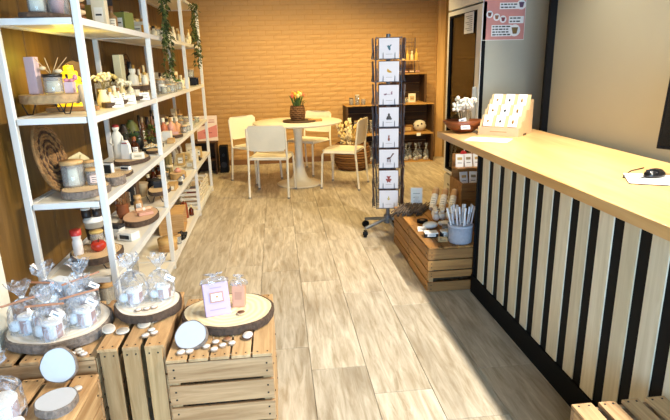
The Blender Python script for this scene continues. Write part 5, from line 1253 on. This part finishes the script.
row('x', 'tiny cream carton at the back of the rear bay, fourth board', 'cream cartons, rear bay, fourth board', 7, 5.13, .12, -1.04, Z3, .13, CR, CP)
row('x', 'cream carton in the back row of the middle bay, fifth board', 'cream cartons, middle bay, fifth board', 8, 4.20, .095, -1.06, Z4, .16, CR, CP)
row('j', 'pale little jar at the front of the middle bay, fifth board', 'pale jars, middle bay, fifth board', 5, 4.22, .07, -.85, Z4, .08, CR, ('wood', '#F0E6CC'))
row('b', 'dark slim bottle at the back of the middle bay, third board', 'dark bottles, middle bay, third board', 7, 4.26, .1, -1.07, Z2, .2, ('#4A2C1A', '#8A5A3A', '#6A3A24'), ('#2A1E16', '#C8A878'))
row('j', 'small jar between soap cube and pink bottles, third board', 'small jars, middle bay, third board', 4, 4.86, .045, -.835, Z2, .07, ('#EAD0B8', '#F2E6D0'), ('wood', '#F0E6CC'))
row('x', 'dark little carton at the back of the rear bay, third board', 'dark cartons, rear bay, third board', 7, 5.13, .12, -1.06, Z2, .14, ('#8A6A48', '#C8B088', '#5A4232'), ('#F0E6CC', '#D8C49A'))
row('x', 'dark gift carton behind the pots, second board', 'dark cartons, second board', 5, 3.62, .075, -1.085, Z1, .13, ('#3A2E26', '#6A5038', '#222428'), ('#D8CDB8', '#A89070'))
row('j', 'little tin in the middle bay of the second board', 'little tins, middle bay, second board', 6, 4.30, .065, -.99, Z1, .09, ('#5A4632', '#C8B08A', '#8A7050'), ('#2A2622', '#E2D4B4', 'wood'))
row('b', 'slim bottle at the back of the rear bay, second board', 'slim bottles, rear bay, second board', 6, 5.15, .13, -1.06, Z1, .18, ('#C8B48A', '#7A5A3A', '#E8DCC0'), CP)
row('x', 'brown carton in the middle bay of the bottom board', 'brown cartons, bottom board', 6, 4.62, .065, -1.02, Z0, .16, ('#6A4A2A', '#8A6238', '#4A3222'), ('#D8C49A', '#B89A6A'))
# dried flower posy among the pale goods
for k, (x, y, z, lab) in enumerate(((-.90, 3.34, Z3, 'small white pot of cream dried blossoms beside the cream soap box'), (-1.0, 3.57, Z3, 'small white pot of pale dried blossoms behind the white soap box'), (-.94, 4.79, Z3, 'small cream pot of white dried blossoms in the middle bay'))):
    v_ = vase(lab, (x, y, z), [(.0001, 0), (.022, 0), (.027, .03), (.022, .045)], '#E8DCC0'); sprigs(v_, 10, .04, .09, '#F0E4C4', .04, .6, .012, 90+k)

# ================================================================ labels along the shelf rows, counted from the shop entrance
ORD = ['first', 'second', 'third', 'fourth', 'fifth', 'sixth', 'seventh', 'eighth', 'ninth', 'tenth', 'eleventh', 'twelfth']
BASES = {
 'cream bottles on the fifth board': 'small cream bottle beside the orange candle box', 'white bottles behind the ivy': 'small white bottle behind the hanging ivy, fifth board',
 'cream bottles in rear bay, fifth board': 'small cream bottle, rear bay of the fifth board', 'white cartons in middle bay, fourth board': 'small white carton, middle bay of the fourth board',
 'white bottles in rear bay, fourth board': 'small white bottle, rear bay of the fourth board', 'pale jars in rear bay, third board': 'little pale jar, rear bay of the third board',
 'amber bottles, second board': 'small amber bottle, middle bay of the second board', 'kraft boxes in rear bay, second board': 'small kraft box, rear bay of the second board',
 'packets in slatted basket': 'packet in the white slatted basket', 'storage jars on bottom board': 'large kraft storage jar on the bottom board',
 'cream bottles, entrance bay, fourth board': 'small cream bottle between log slices on the fourth board', 'pale cartons, entrance bay, fourth board': 'pale carton at the back, entrance bay, fourth board',
 'glass jars, middle bay, fourth board': 'small glass jar at the front, middle bay, fourth board', 'slim bottles, middle bay, fourth board': 'slim pale bottle at the back, middle bay, fourth board',
 'cream cartons, rear bay, fourth board': 'cream carton at the back, rear bay, fourth board', 'cream cartons, middle bay, fifth board': 'cream carton at the back, middle bay, fifth board',
 'pale jars, middle bay, fifth board': 'pale jar at the front, middle bay, fifth board', 'dark bottles, middle bay, third board': 'dark slim bottle at the back, middle bay, third board',
 'small jars, middle bay, third board': 'small jar before the pink bottles, third board', 'dark cartons, rear bay, third board': 'brown carton at the back, rear bay, third board',
 'dark cartons, second board': 'dark gift carton behind the pots, second board', 'little tins, middle bay, second board': 'little tin, middle bay of the second board',
 'slim bottles, rear bay, second board': 'slim bottle at the back, rear bay, second board', 'brown cartons, bottom board': 'brown carton, middle bay of the bottom board'}
for grp, base in BASES.items():
    mem = sorted([o for o in scene.objects if o.get('group') == grp], key=lambda o: o.location.y)
    for i, o in enumerate(mem): o['label'] = '%s, %s from the entrance end' % (base, ORD[i])
